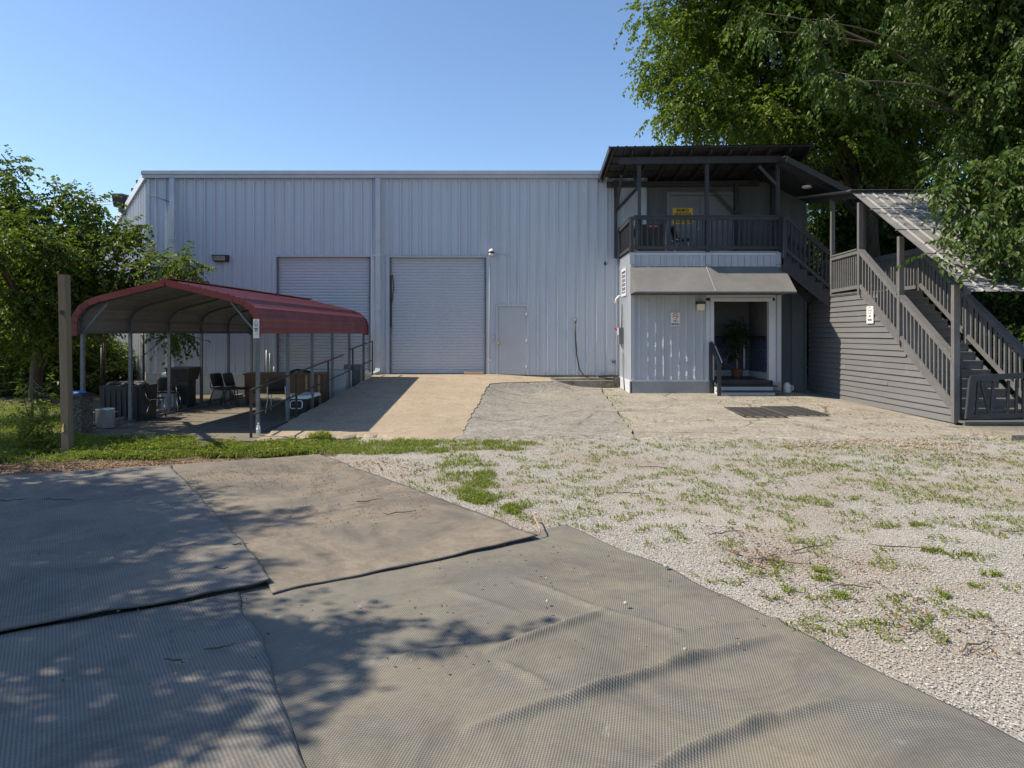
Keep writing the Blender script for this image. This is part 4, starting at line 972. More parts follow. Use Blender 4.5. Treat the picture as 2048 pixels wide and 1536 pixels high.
SP("rail_post", lambda m_: m_.bar((AR+.02, YU0-.0, DZK-.2), (AR+.02, YU0, 5.16), .09, .09, (0, 1, 0)), dp)
# stair roof, landing roof, upper flight roof
sr = thing("stair_roof", "bare corrugated tin roof sloping over the staircase under the branches", "stair roof", (XS, 15.5, 2.7))
def zr(x, y): return 2.67+(y-13.14)/(17.78-13.14)*(5.46-2.67)
for k in range(3): tin_sheet(sr, "roof_sheet", 8.58+k*.81, 8.58+(k+1)*.81+.01, 13.14+random.uniform(-.02, .02), 17.80, zr, M['tin'], .27, .03)
def zl(x, y): return 5.48+(y-17.75)*.14
for k in range(3): tin_sheet(sr, "landing_sheet", 8.55+k*.81, 8.55+(k+1)*.81+.01, 17.74, 21.2, zl, M['tin'], .27, .03)
for xx in (XS-.02, XE+.02):
    part(sr, "roof_beam", lambda m_: m_.bar((xx, 13.45, zr(0, 13.45)-.09), (xx, 17.75, zr(0, 17.75)-.09), .045, .13), sp)
    part(sr, "roof_beam", lambda m_: m_.bar((xx, 17.8, zl(0, 17.8)-.1), (xx, 21.1, zl(0, 21.1)-.1), .045, .14), dp)
for yy in (13.5, 14.6, 15.7, 16.8): part(sr, "purlin", lambda m_: m_.bar((8.62, yy, zr(0, yy)-.015), (10.95, yy, zr(0, yy)-.015), .09, .025), sp)
part(sr, "ridge_cap", lambda m_: m_.bar((8.55, 17.77, 5.50), (11.0, 17.77, 5.50), .22, .012), M['tin'])
ur = thing("upper_stair_roof", "dark sloping roof between the balcony and the stair landing", "stair roof", (8.3, 19.3, 6.2))
def zu(x, y): return 6.70-.515*(x-7.55)+.085*(y-19.2)
n_ = 3
for k in range(n_):
    a, b = 19.18+k*.9, 19.18+(k+1)*.9
    part(ur, "roof_sheet", lambda m_: m_.hexa([(7.5, a, zu(7.5, a)), (9.25, a, zu(9.25, a)), (9.25, b-.006, zu(9.25, b)), (7.5, b-.006, zu(7.5, b)), (7.5, a, zu(7.5, a)+.015), (9.25, a, zu(9.25, a)+.015), (9.25, b-.006, zu(9.25, b)+.015), (7.5, b-.006, zu(7.5, b)+.015)]), M['darkroof'])
for yy in (19.22, 19.75, 20.6, 21.5): part(ur, "rafter", lambda m_: m_.bar((7.55, yy, zu(7.55, yy)-.07), (9.2, yy, zu(9.2, yy)-.07), .05, .12), dp)
part(ur, "fascia_board", lambda m_: m_.bar((7.52, 19.17, zu(7.52, 19.17)-.06), (9.25, 19.17, zu(9.25, 19.17)-.06), .03, .15), dp)
part(ur, "soffit", lambda m_: m_.hexa([(7.6, 19.8, zu(7.6, 19.8)-.15), (9.2, 19.8, zu(9.2, 19.8)-.15), (9.2, 21.8, zu(9.2, 21.8)-.15), (7.6, 21.8, zu(7.6, 21.8)-.15), (7.6, 19.8, zu(7.6, 19.8)-.135), (9.2, 19.8, zu(9.2, 19.8)-.135), (9.2, 21.8, zu(9.2, 21.8)-.135), (7.6, 21.8, zu(7.6, 21.8)-.135)]), dp)
lx, ly = 8.53, 20.2
o = MB(); lz = zu(lx, ly)-.155; o.lathe([(0.16, 0.0), (0.155, -.035), (0.12, -.06), (0.05, -.07)], (lx, ly, lz), 20); o = o.build("ceiling_light", M['white']); tag(o, "round white ceiling light under the upper stair roof", "ceiling light")
# leaning gate at the foot of the stairs
gt = thing("stair_gate", "leaning charcoal baby gate with loose slats across the foot of the stairs", "gate", (9.0, 13.7, .14))
Yg = 13.66
def GP(px, py): return at(px, py, Yg)
part(gt, "frame_stile", lambda m_: m_.bar(GP(1945, 757), GP(1937, 838), .06, .13, (1, 0, 0)), dp)
part(gt, "frame_rail", lambda m_: m_.bar(GP(1941, 757), GP(2160, 744), .05, .11, (0, 0, 1)), dp)
part(gt, "frame_rail", lambda m_: m_.bar(GP(1937, 834), GP(2160, 826), .05, .10, (0, 0, 1)), dp)
part(gt, "frame_stile", lambda m_: m_.bar(GP(2158, 744), GP(2158, 830), .06, .10, (1, 0, 0)), dp)
for (a, b) in (((1957, 765), (1952, 830)), ((1962, 764), (1978, 828)), ((1987, 763), (1981, 828)), ((2017, 761), (2015, 828)), ((2034, 760), (2032, 828)), ((2047, 760), (2046, 828)), ((2075, 758), (2074, 828)), ((2105, 757), (2104, 828)), ((2130, 755), (2130, 828))):
    part(gt, "slat", lambda m_: m_.bar(GP(*a), GP(*b), .04, .045, (1, 0, 0)), dp)
cs = MB(); cs.hexa([(8.55, 13.72, -.06), (8.72, 12.22, -.06), (11.4, 12.2, -.06), (11.4, 13.74, -.06), (8.55, 13.72, .06), (8.72, 12.22, .095), (11.4, 12.2, .095), (11.4, 13.74, .06)])
tag(cs.build("concrete_step", M['oldblock']), "low concrete step slab in front of the leaning stair gate", "concrete slab")
# sign on the siding
s2 = thing("no_smoking_sign", "narrow looking white no smoking notice nailed to the charcoal siding", "sign", (XS-.04, 17.3, 2.33), group="smoking notices")
part(s2, "sign_board", lambda m_: m_.box(XS-.056, XS-.044, 17.14, 17.46, 2.12, 2.54), M['signwhite'])
mb = MB(); ring(mb, (XS-.0575, 17.30, 2.44), (.085, .085), .016, (0, -1, 0), (0, 0, 1)); mb.build("prohibition_ring", M['redink'], s2)
mb = MB(); mb.box(XS-.0585, XS-.056, 17.25, 17.35, 2.43, 2.446); mb.build("cigarette_symbol", M['ink'], s2)
lettering("NO", .085, (XS-.0575, 17.3, 2.295), (math.pi/2, 0, -math.pi/2), M['ink'], s2, .85, .002)
lettering("SMOKING", .075, (XS-.0575, 17.3, 2.205), (math.pi/2, 0, -math.pi/2), M['ink'], s2, .62, .002)
# white jug by the dark corner
jg = thing("plastic_jug", "white plastic jug on the ground in the dark corner beside the stairs", "jug", (7.85, 20.0, .16))
jx, jy = 7.86, 20.0
part(jg, "body", lambda m_: m_.lathe([(.10, 0), (.115, .03), (.115, .2), (.09, .26), (.035, .31)], (jx, jy, .17), 14), M['white'])
part(jg, "cap", lambda m_: m_.lathe([(.03, .31), (.03, .34), (.005, .345)], (jx, jy, .17), 12), M['ink'])
part(jg, "handle", lambda m_: m_.tube([(jx+.1, jy-.03, .38), (jx+.15, jy-.05, .37), (jx+.15, jy-.05, .27), (jx+.11, jy-.03, .24)], .014, 7), M['white'])
# slotted rubber mats before the steps
M['matrubber'] = surf("dusty_slotted_rubber", (.075, .070, .064), (.05, .047, .044), 5, .8)
def slot_mat(label, c, rz_):
    t_ = thing("door_mat", label, "door mat", c, rz_, group="slotted rubber mats before the steps")
    W, H = .92, 1.75
    part(t_, "border", lambda m_: [m_.box(a, b, c_, d_, 0, .014) for (a, b, c_, d_) in ((-W/2, W/2, -H/2, -H/2+.05), (-W/2, W/2, H/2-.05, H/2), (-W/2, -W/2+.05, -H/2+.05, H/2-.05), (W/2-.05, W/2, -H/2+.05, H/2-.05))], M['matrubber']).matrix_parent_inverse = Matrix.Identity(4)
    b = MB(); b.box(-W/2+.05, W/2-.05, -.020, .020, 0.001, .013); me = b.mesh("slat", M['matrubber'])
    for k in range(19):
        o = link("slat", me, t_, False); o.location = (0, -H/2+.085+k*(H-.17)/18, 0)
    b = MB(); b.box(-.015, .015, -H/2+.05, H/2-.05, 0, .0125); me = b.mesh("cross_bar", M['matrubber'])
    for q in (-.25, 0, .25): link("cross_bar", me, t_, False).location = (q, 0, 0)
    return t_
a = gnd(1508, 823, .12); b = gnd(1588, 821, .12)
slot_mat("left one of two black slotted mats lying before the entry steps", (a.x, a.y, .115), -.06)
slot_mat("right one of two black slotted mats, strewn with more dry leaves", (b.x-.02, b.y+.02, .115), -.02)
# ------------------------------------------------------------ red carport
VD = Vector((66/1400, 1, 0)).normalized(); UD = Vector((VD.y, -VD.x, 0))
CW = 3.36; O = Vector(((515-MID)/FOC*13.0, 13.0, 0)) - UD*CW
def CP(u, v, z): return O + UD*u + VD*v + Vector((0, 0, z))
car = thing("carport", "open metal carport with dark red roof on grey steel posts", "carport", tuple(CP(CW/2, 3.8, 0)))
half = [(-.06, 1.87), (-.06, 2.10), (-.03, 2.24), (.06, 2.37), (.20, 2.47), (.40, 2.545), (CW/2, 2.85)]
prof = half + [(CW-u, z) for u, z in half[-2::-1]]
V0, V1 = -.12, 7.72
# roof sheets run lengthwise, lapped; each one rib by rib
def resample(pr, step):
    P = [np.array(p, float) for p in pr]; out = [P[0]]
    for a, b in zip(P[:-1], P[1:]):
        L = np.linalg.norm(b-a); n = max(1, int(round(L/step)))
        out += [a+(b-a)*k/n for k in range(1, n+1)]
    return out
half_pts = resample(half, .055)
def roof_panel(pts, sgn):
    mb = MB(); k = len(pts); ring_ = []
    for i, p in enumerate(pts):
        d = (pts[min(i+1, k-1)]-pts[max(i-1, 0)]); d = d/np.linalg.norm(d); nrm = np.array((-d[1], d[0]))*sgn
        if nrm[1] < -0.5: nrm = -nrm
        bump = .026 if i % 4 == 1 else (.004 if i % 4 == 3 else 0.0)
        ring_.append((p+nrm*(.012+bump), p+nrm*(.006+bump)))
    for i in range(k-1):
        (a, a2), (b, b2) = ring_[i], ring_[i+1]
        mb.mi = 0; mb.poly([CP(a[0], V0, a[1]), CP(b[0], V0, b[1]), CP(b[0], V1, b[1]), CP(a[0], V1, a[1])])
        mb.mi = 1; mb.poly([CP(a2[0], V0, a2[1]), CP(a2[0], V1, a2[1]), CP(b2[0], V1, b2[1]), CP(b2[0], V0, b2[1])])
    return mb.build("roof_panel", [M['red'], M['lining']], car)
n3 = len(half_pts)//3
cuts = [0, n3, 2*n3, len(half_pts)-1]
for s0, s1 in zip(cuts[:-1], cuts[1:]):
    roof_panel([half_pts[i] for i in range(s0, s1+1)], 1)
    roof_panel([np.array((CW-half_pts[i][0], half_pts[i][1])) for i in range(s0, s1+1)], -1)
# front and back trim
for v, nm in ((V0-.012, "front_trim"), (V1+.012, "back_trim")):
    mb = MB()
    for (a, b) in zip(prof[:-1], prof[1:]): mb.bar(CP(a[0], v, a[1]-.035), CP(b[0], v, b[1]-.035), .03, .115, (0, 0, 1) if abs(a[0]-b[0]) > .02 else tuple(UD), ext=.008)
    mb.build(nm, M['red'], car)
mb = MB(); mb.bar(CP(CW/2, V0, 2.885), CP(CW/2, V1, 2.885), .25, .02); mb.build("ridge_cap", M['red'], car)
# frames
sq = .06
for i in range(6):
    v = .02+i*1.52
    inner = [(0.0, 1.75), (0.0, 2.09), (.035, 2.22), (.11, 2.325), (.23, 2.405), (.42, 2.475), (CW/2, 2.785)]
    inner = inner + [(CW-u, z) for u, z in inner[-2::-1]]
    mb = MB()
    for a, b in zip(inner[:-1], inner[1:]): mb.bar(CP(a[0], v, a[1]), CP(b[0], v, b[1]), sq-.008, sq-.008, tuple(VD), ext=.012)
    mb.build("roof_bow", M['galv'], car)
    for u in (0.0, CW):
        mb = MB(); mb.bar(CP(u, v, 0.0), CP(u, v, 1.86), sq, sq, tuple(VD)); post = mb.build("post", M['galv'], car)
for v in (.02, 7.62):
    for u0, u1 in ((0.0, .52), (CW, CW-.52)):
        mb = MB(); mb.bar(CP(u0, v-.005, 1.86), CP(u1, v-.005, 2.47), .04, .05, tuple(VD)); mb.build("corner_brace", M['galv'], car)
for u in (0.0, CW):
    mb = MB(); mb.bar(CP(u, 0, .03), CP(u, 7.6, .03), .05, .05); mb.build("base_rail", M['galv'], car)
# notice on the front right post
sn_ = thing("smoking_notice", "narrow white notice fixed to the front right carport post", "sign", tuple(CP(CW, -.16, 1.95)), group="smoking notices")
c = CP(CW+.045, -.165, 1.96)
mb = MB(); mb.box(c.x-.055, c.x+.055, c.y-.006, c.y+.004, c.z-.175, c.z+.175); mb.build("sign_board", M['signwhite'], sn_)
mb = MB(); ring(mb, (c.x, c.y-.008, c.z+.09), (.027, .06), .008, (1, 0, 0), (0, 0, 1)); mb.box(c.x-.02, c.x+.02, c.y-.010, c.y-.0075, c.z+.065, c.z+.073)
mb.build("oval_symbol", M['ink'], sn_)
mb = MB()
for dz, w_ in ((.005, .036), (-.022, .026), (-.046, .016)): mb.box(c.x-w_, c.x+w_, c.y-.0095, c.y-.0065, c.z+dz-.008, c.z+dz+.008)
mb.build("text_block", M['ink'], sn_)
mb = MB(); ring(mb, (c.x, c.y-.008, c.z-.10), (.025, .025), .005, (1, 0, 0), (0, 0, 1)); mb.build("round_symbol", surf("faded_print", (.45, .40, .36), None, 5, .6), sn_)

# ------------------------------------------------------------ ramp handrail
hd = thing("ramp_handrail", "rusty dark pipe handrail climbing along the ramp beside the carport", "handrail", (-4.6, 13, 0))
rp = [(-4.66, 12.5), (-4.60, 14.8), (-4.50, 17.0), (-4.38, 19.2), (-4.27, 21.4)]
rx = lambda y: -4.66+(y-12.5)*.044
def zt1(y): return .86+(y-12.5)*.078
def zl1(y): return .40+(y-12.5)*.074
for i, (xx, yy) in enumerate(rp):
    top = zt1(yy) if i < 3 else zt1(yy)-.02+.10
    mb = MB(); mb.bar((rx(yy), yy, -.05), (rx(yy), yy, top), .038, .038, (0, 1, 0)); mb.build("post", M['darkmetal'], hd)
mb = MB(); mb.tube([(rx(12.46), 12.46, zt1(12.46)), (rx(18.3), 18.3, zt1(18.3))], .02, 8); mb.build("top_rail", M['darkmetal'], hd)
mb = MB(); mb.tube([(rx(18.9), 18.9, zt1(18.9)+.08), (rx(21.42), 21.42, zt1(21.42)+.08)], .02, 8); mb.build("top_rail", M['darkmetal'], hd)
mb = MB(); mb.tube([(rx(12.6), 12.6, zl1(12.6)), (rx(21.4), 21.4, zl1(21.4))], .018, 8); mb.build("lower_rail", M['darkmetal'], hd)

# ------------------------------------------------------------ things under the carport
def make_chair(loc, rz, label, seat_m, leg_m):
    t_ = thing("stacking_chair", label, "chair", loc, rz, group="stacking chairs under the carport")
    def lp(name, mb, m): return mb.build(name, m, t_, False)
    mb = MB(); mb.smooth = True
    def shell(rows, th=.014):
        b = len(mb.v); n = len(rows[0])
        for off in (0, th):
            for rw in rows:
                for p in rw: mb.v.append((p[0], p[1], p[2]-off))
        R_ = len(rows)
        for lay in (0, 1):
            o = b+lay*R_*n
            for i in range(R_-1):
                for j in range(n-1):
                    q = [o+i*n+j, o+i*n+j+1, o+(i+1)*n+j+1, o+(i+1)*n+j]; mb.face(q if lay == 0 else q[::-1])
        edge = [b+j for j in range(n)] + [b+i*n+n-1 for i in range(1, R_)] + [b+(R_-1)*n+j for j in range(n-2, -1, -1)] + [b+i*n for i in range(R_-2, 0, -1)]
        k = R_*n
        for i in range(len(edge)):
            a, c_ = edge[i], edge[(i+1) % len(edge)]; mb.face([a, a+k, c_+k, c_])
    xs = (-.22, -.16, -.06, .06, .16, .22)
    shell([[(x_*w_, y_, .45+dz+.05*(abs(x_)/.22)**3*.4) for x_ in xs] for (y_, w_, dz) in ((-.22, .9, -.03), (-.19, 1, .0), (-.05, 1, -.012), (.10, 1, -.005), (.2, .95, .03))])
    lp("seat", mb, seat_m)
    mb = MB(); mb.smooth = True
    rows = [[(x_*w_, y_-.02-.05*(x_/.22)**2, z_) for x_ in xs] for (y_, w_, z_) in ((.20, .95, .50), (.235, 1.0, .60), (.27, 1.0, .72), (.29, .96, .80), (.30, .85, .83))]
    b = len(mb.v)
    for off in (0, .016):
        for rw in rows:
            for p in rw: mb.v.append((p[0], p[1]+off, p[2]))
    n = 6; R_ = 5
    for lay in (0, 1):
        o = b+lay*R_*n
        for i in range(R_-1):
            for j in range(n-1):
                q = [o+i*n+j, o+i*n+j+1, o+(i+1)*n+j+1, o+(i+1)*n+j]; mb.face(q[::-1] if lay == 0 else q)
    edge = [b+j for j in range(n)] + [b+i*n+n-1 for i in range(1, R_)] + [b+(R_-1)*n+j for j in range(n-2, -1, -1)] + [b+i*n for i in range(R_-2, 0, -1)]
    for i in range(len(edge)):
        a, c_ = edge[i], edge[(i+1) % len(edge)]; mb.face([a, c_, c_+R_*n, a+R_*n])
    lp("backrest", mb, seat_m)
    for s_ in (-1, 1):
        mb = MB(); mb.tube([(s_*.20, -.17, .43), (s_*.225, -.23, .012)], .011, 7); lp("leg", mb, leg_m)
        mb = MB(); mb.tube([(s_*.20, .12, .43), (s_*.235, .27, .012)], .011, 7); lp("leg", mb, leg_m)
        mb = MB(); mb.tube([(s_*.205, -.18, .425), (s_*.205, .16, .425), (s_*.205, .215, .47), (s_*.20, .24, .62)], .011, 7); lp("side_frame", mb, leg_m)
    mb = MB(); mb.tube([(-.21, -.13, .425), (.21, -.13, .425)], .010, 6); lp("cross_bar", mb, leg_m)
    return t_
dk = surf("dark_chair_plastic", (0.035, 0.030, 0.030), (0.05, 0.042, 0.04), 5, 0.45)
p = gnd(300, 838); make_chair((p.x, p.y, .02), math.radians(150), "dark chair with chrome legs nearest the front of the carport", dk, M['chrome'])
p = gnd(338, 824); make_chair((p.x, p.y, .02), math.radians(195), "dark chair with chrome legs just behind the front chair", dk, M['chrome'])
p = gnd(440, 815); make_chair((p.x, p.y+.2, .02), math.radians(75), "dark chair turned sideways before the pale boulder", dk, M['darkmetal'])
p = gnd(468, 813); make_chair((p.x, p.y+.1, .02), math.radians(80), "dark chair standing against the end of the wooden desk", dk, M['darkmetal'])
p = gnd(557, 826); make_chair((p.x, p.y, .02), math.radians(186), "dark chair seen from behind with pale legs, before the wooden desk", dk, M['white'])
fc = make_chair((4.98, 20.75, DZK), math.radians(95), "folding style chair beside the air conditioner on the balcony", dk, M['chrome']); fc['group'] = "chairs"; del fc['group']
# desk
dsk = thing("wooden_desk", "brown wooden desk with a sunlit patch, in the middle of the carport", "desk", (-5.9, 18.6, 0))
dx0, dx1, dy = (488-MID)/FOC*18.4, -4.98, 18.4
part(dsk, "desk_top", lambda m_: m_.box(dx0-.02, dx1+.02, dy-.05, dy+.72, .78, .82), M['wood'])
part(dsk, "front_panel", lambda m_: m_.box(dx0+.03, dx1-.03, dy+.0, dy+.03, .30, .779), M['wood'])
for xx in (dx0, dx1-.03): part(dsk, "side_panel", lambda m_: m_.box(xx, xx+.03, dy+.03, dy+.68, .02, .779), M['wood'])
for xx in (dx0+.10, dx1-.22): part(dsk, "leg_board", lambda m_: m_.box(xx, xx+.16, dy+.12, dy+.16, .02, .30), M['raw'])
for xx in (dx1-.45, dx1-.12): part(dsk, "stile", lambda m_: m_.box(xx, xx+.06, dy-.02, dy-.002, .05, .79), M['raw'])
o = MB(); o.tube([(-5.95, 18.75, .84), (-5.75, 18.75, .90), (-5.5, 18.72, .86), (-5.35, 18.75, .83)], .03, 8); o = o.build("folded_cable", M['black']); tag(o, "bunched black cable lying on the wooden desk", "cable")
# cooler
cl = thing("cooler_box", "dark cooler with a white lid and handle beside the ramp rail", "cooler", (-4.82, 16.0, 0))
part(cl, "body", lambda m_: m_.hexa([(-5.02, 15.75, .02), (-4.64, 15.75, .02), (-4.61, 16.65, .02), (-4.99, 16.65, .02), (-5.05, 15.72, .40), (-4.61, 15.72, .40), (-4.58, 16.68, .40), (-5.02, 16.68, .40)]), M['black'])
part(cl, "lid", lambda m_: m_.hexa([(-5.07, 15.70, .402), (-4.59, 15.70, .402), (-4.56, 16.70, .402), (-5.04, 16.70, .402), (-5.05, 15.73, .47), (-4.61, 15.73, .47), (-4.58, 16.67, .47), (-5.02, 16.67, .47)]), M['white'])
part(cl, "handle", lambda m_: m_.tube([(-4.94, 15.71, .36), (-4.97, 15.69, .33), (-4.97, 15.68, .22), (-4.94, 15.68, .19), (-4.73, 15.68, .19), (-4.70, 15.68, .22), (-4.70, 15.69, .33), (-4.73, 15.71, .36), (-4.94, 15.71, .36)], .013, 7), M['white'])
# metal cabinets further up
o = thing("metal_cabinet", "low grey metal cabinet behind the posts beside the ramp top", "cabinet", (-4.75, 19.6, 0))
part(o, "body", lambda m_: m_.box(-4.98, -4.52, 19.0, 19.8, .02, .86), M['trim']); part(o, "door_panel", lambda m_: m_.box(-4.96, -4.54, 18.98, 18.998, .06, .82), M['doorgrey'])
o = MB(); o.box(-4.93, -4.45, 20.5, 20.9, .02, .95); o = o.build("electrical_box", M['galv']); tag(o, "squat grey box against the foundation below the hidden roller door", "box")
# bins and pot on the left
bn = thing("waste_bin", "pebble dashed waste bin with a black lid behind the wooden post", "bin", (-8.15, 13.2, 0))
t = NT("pebble_dash"); cc = t.voro(46, "Color"); bw = t.n.new("ShaderNodeRGBToBW"); t.l.new(cc, bw.inputs[0])
M['pebbledash'] = t.set(t.ramp(bw.outputs[0], [(.2, (.05, .043, .035)), (.55, (.12, .10, .08)), (.9, (.24, .21, .17))]), .9, 0, t.bump(t.voro(46), .9, .02))
part(bn, "body", lambda m_: m_.box(-8.24, -7.95, 12.92, 13.28, .0, .70), M['pebbledash'])
part(bn, "lid", lambda m_: m_.hexa([(-8.28, 12.88, .702), (-7.90, 12.88, .702), (-7.90, 13.32, .702), (-8.28, 13.32, .702), (-8.22, 12.95, .76), (-7.97, 12.95, .76), (-7.97, 13.25, .76), (-8.22, 13.25, .76)]), M['black'])
o = MB(); o.hexa([(-8.22, 13.0, .762), (-8.03, 12.97, .762), (-8.0, 13.2, .762), (-8.22, 13.2, .762), (-8.19, 13.05, .80), (-8.05, 13.01, .79), (-8.05, 13.15, .80), (-8.21, 13.15, .79)])
o = o.build("plastic_bag", surf("blue_plastic", (0.08, 0.25, 0.6), (.05, .2, .5), 9, .4)); tag(o, "small crumpled blue plastic bag on the black bin lid", "bag")
pt = thing("steel_pot", "tall dented steel stock pot standing on the slab edge", "pot", tuple(gnd(208, 860)))
pc = gnd(208, 858)
part(pt, "body", lambda m_: m_.lathe([(.155, 0), (.168, .01), (.168, .36), (.175, .372), (.168, .376), (.155, .36), (.15, .02)], (pc.x, pc.y+.05, .02), 26), M['steel'])
for s_ in (-1, 1): part(pt, "handle", lambda m_: m_.tube([(pc.x+s_*.165, pc.y-.03, .33), (pc.x+s_*.215, pc.y+.0, .335), (pc.x+s_*.215, pc.y+.10, .335), (pc.x+s_*.165, pc.y+.13, .33)], .009, 6), M['steel'])
bb = thing("storage_bin", "large black plastic storage chest with lumpy top beside the carport posts", "storage bin", (-7.9, 15.0, 0))
bx_ = (203-MID)/FOC*14.9
part(bb, "body", lambda m_: m_.hexa([(bx_+.02, 14.85, .01), (bx_+.86, 14.85, .01), (bx_+.86, 15.5, .01), (bx_+.02, 15.5, .01), (bx_, 14.82, .76), (bx_+.88, 14.82, .76), (bx_+.88, 15.52, .76), (bx_, 15.52, .76)]), M['black'])
for k in range(7): part(bb, "rib", lambda m_: m_.box(bx_+.08+k*.115, bx_+.115+k*.115, 14.812, 14.838, .08, .70), M['black'])
mb = MB(); rs = random.Random(5)
for k in range(6): mb.lathe([(.05, 0), (.13+rs.random()*.04, .01), (.10, .05+rs.random()*.03), (.03, .08)], (bx_+.1+k*.14, 15.1+rs.uniform(-.15, .15), .755), 10)
mb.build("covering", M['black'], bb)
pd = thing("podium_bin", "tall black podium shaped bin with flared top before the white foundation", "bin", (-8.2, 17.4, 0))
qx0, qx1 = (338-MID)/FOC*17.3, (382-MID)/FOC*17.3
part(pd, "pedestal", lambda m_: m_.box(qx0+.09, qx1-.06, 17.3, 17.7, .01, .71), M['black'])
part(pd, "flared_top", lambda m_: m_.hexa([(qx0+.03, 17.22, .712), (qx1-.03, 17.22, .712), (qx1-.03, 17.75, .712), (qx0+.03, 17.75, .712), (qx0-.02, 17.15, .99), (qx1+.02, 17.15, .99), (qx1+.02, 17.8, .99), (qx0-.02, 17.8, .99)]), M['darkmetal'])
part(pd, "lid", lambda m_: m_.box(qx0-.03, qx1+.03, 17.13, 17.82, .992, 1.03), M['darkmetal'])
o = MB(); o.box(qx0-.02, qx0+.28, 16.95, 17.15, .01, .60); o = o.build("grey_crate", M['skirt']); tag(o, "plain grey box standing before the podium bin", "box")
# boulder
def rock(name, c, r, seed, m, squash=.75):
    n, k = 14, 9; rg = np.random.default_rng(seed); v = []
    for i in range(k+1):
        th = math.pi*i/k
        for j in range(n):
            ph = 2*math.pi*j/n; d = np.array((math.sin(th)*math.cos(ph), math.sin(th)*math.sin(ph), math.cos(th)))
            q = .75+.5*float(vnoise(np.array([d[0]*2+5+seed]), np.array([d[1]*2+d[2]*1.7+9]), seed)[0])
            v.append((c[0]+d[0]*r*q, c[1]+d[1]*r*q, c[2]+d[2]*r*q*squash))
    f = [[i*n+j, (i+1)*n+j, (i+1)*n+(j+1) % n, i*n+(j+1) % n] for i in range(k) for j in range(n)]
    me = bpy.data.meshes.new(name); me.from_pydata(v, [], f); me.materials.append(m); me.update(); return link(name, me)
M['rock'] = surf("tan_boulder", (.34, .28, .20), (.22, .18, .13), 4, .9, 0, .6, 14)
tag(rock("boulder", (-8.1, 19.6, .12), .33, 3, M['rock']), "pale boulder behind the sideways chairs at the back of the carport", "boulder")
# kerb along the left of the slab
kb = thing("slab_kerb", "low concrete kerb along the left edge of the carport slab", "kerb", (-8, 15, 0))
for k in range(5):
    a = CP(-.22, .2+k*1.45, .0); b = CP(-.22, 1.6+k*1.45, 0)
    mb = MB(); mb.bar((a.x, a.y, .04), (b.x, b.y, .04), .15, .12+.01*(k % 2)); mb.build("kerb_stone", M['oldblock'], kb)
# bottle at the foot of the post
wb = thing("water_bottle", "crumpled clear water bottle at the foot of the front carport post", "bottle", tuple(gnd(517, 872)))
c = gnd(517, 872); t = NT("clear_plastic"); M['clear'] = t.set((.92, .94, .95), .12, 0, None, **{"Transmission Weight": .55, "IOR": 1.3})
part(wb, "body", lambda m_: m_.lathe([(.03, 0), (.036, .01), (.033, .05), (.037, .07), (.033, .10), (.036, .125), (.028, .155), (.014, .178), (.013, .19)], (c.x, c.y, .03), 14), M['clear'])
part(wb, "cap", lambda m_: m_.lathe([(.016, .19), (.016, .207), (.004, .209)], (c.x, c.y, .03), 12), M['white'])
part(wb, "label_wrap", lambda m_: m_.lathe([(.0365, .07), (.0365, .112)], (c.x, c.y, .03), 14), surf("bottle_label", (.6, .66, .74), None, 9, .4))

# ------------------------------------------------------------ wooden post, stakes, fence, cables
wpst = thing("wooden_post", "weathered square timber post with a broken notch at the left", "post", tuple(gnd(137, 905)))
M['post'] = surf("weathered_post_wood", (.20, .155, .105), (.135, .105, .072), 1.6, .85, 0, .5, 14, (8, 8, .5), c3=(.14, .15, .085))
pb = gnd(138, 905); s_ = .058; Tx = (131-MID)/FOC*11.0
mb = MB()
def lean(z): return pb.x+(Tx-pb.x)*z/2.8
zs = [-.1, .43, .47, .60, .615, 2.79]
for (za, zb_, cut) in ((-.1, .33, 0), (.33, .50, .045), (.50, 2.79, 0)):
    a0, a1 = lean(za), lean(zb_)
    mb.hexa([(a0-s_+cut, 10.9, za), (a0+s_, 10.9, za), (a0+s_, 11.03, za), (a0-s_+cut, 11.03, za), (a1-s_+cut, 10.9, zb_-.001), (a1+s_, 10.9, zb_-.001), (a1+s_, 11.03, zb_-.001), (a1-s_+cut, 11.03, zb_-.001)])
mb.build("timber", M['post'], wpst)
mb = MB(); mb.hexa([(lean(.33)-s_+.002, 10.91, .34), (lean(.33)-s_+.05, 10.89, .34), (lean(.33)-s_+.05, 11.0, .34), (lean(.33)-s_+.002, 11.0, .34), (lean(.5)-s_+.03, 10.91, .46), (lean(.5)-s_+.05, 10.89, .47), (lean(.5)-s_+.05, 11.0, .47), (lean(.5)-s_+.03, 11.0, .46)]); mb.build("splinter", M['raw'], wpst)
mb = MB(); mb.tube([(lean(2.2)+.0, 10.905, 2.2), (lean(2.2), 10.885, 2.2)], .035, 12); mb.build("drilled_hole", M['ink'], wpst)
mb = MB(); mb.bar((lean(2.72), 11.04, 2.72), (-9.32, 14.6, 2.72), .07, .09); mb.bar((-9.32, 14.62, -.05), (-9.32, 14.62, 2.76), .08, .08, (0, 1, 0)); mb.build("rear_rail", M['post'], wpst)
mb = MB(); mb.tube([(lean(2.2)-s_-.06, 11.0, 2.19), (lean(2.2)-s_+.02, 11.0, 2.19)], .008, 6); mb.build("bolt", M['galv'], wpst)
fn = thing("wire_fence", "sagging wire fence on thin rusty stakes under the left tree", "fence", (-9.5, 13, 0))
fp = [(-12.6, 13.2), (-10.6, 12.9), (-8.75, 12.75), (-7.25, 11.15)]
for (xx, yy) in fp[:-1]:
    mb = MB(); mb.bar((xx, yy, -.05), (xx+.03, yy, 1.18), .03, .025, (0, 1, 0)); mb.build("stake", M['darkmetal'], fn)
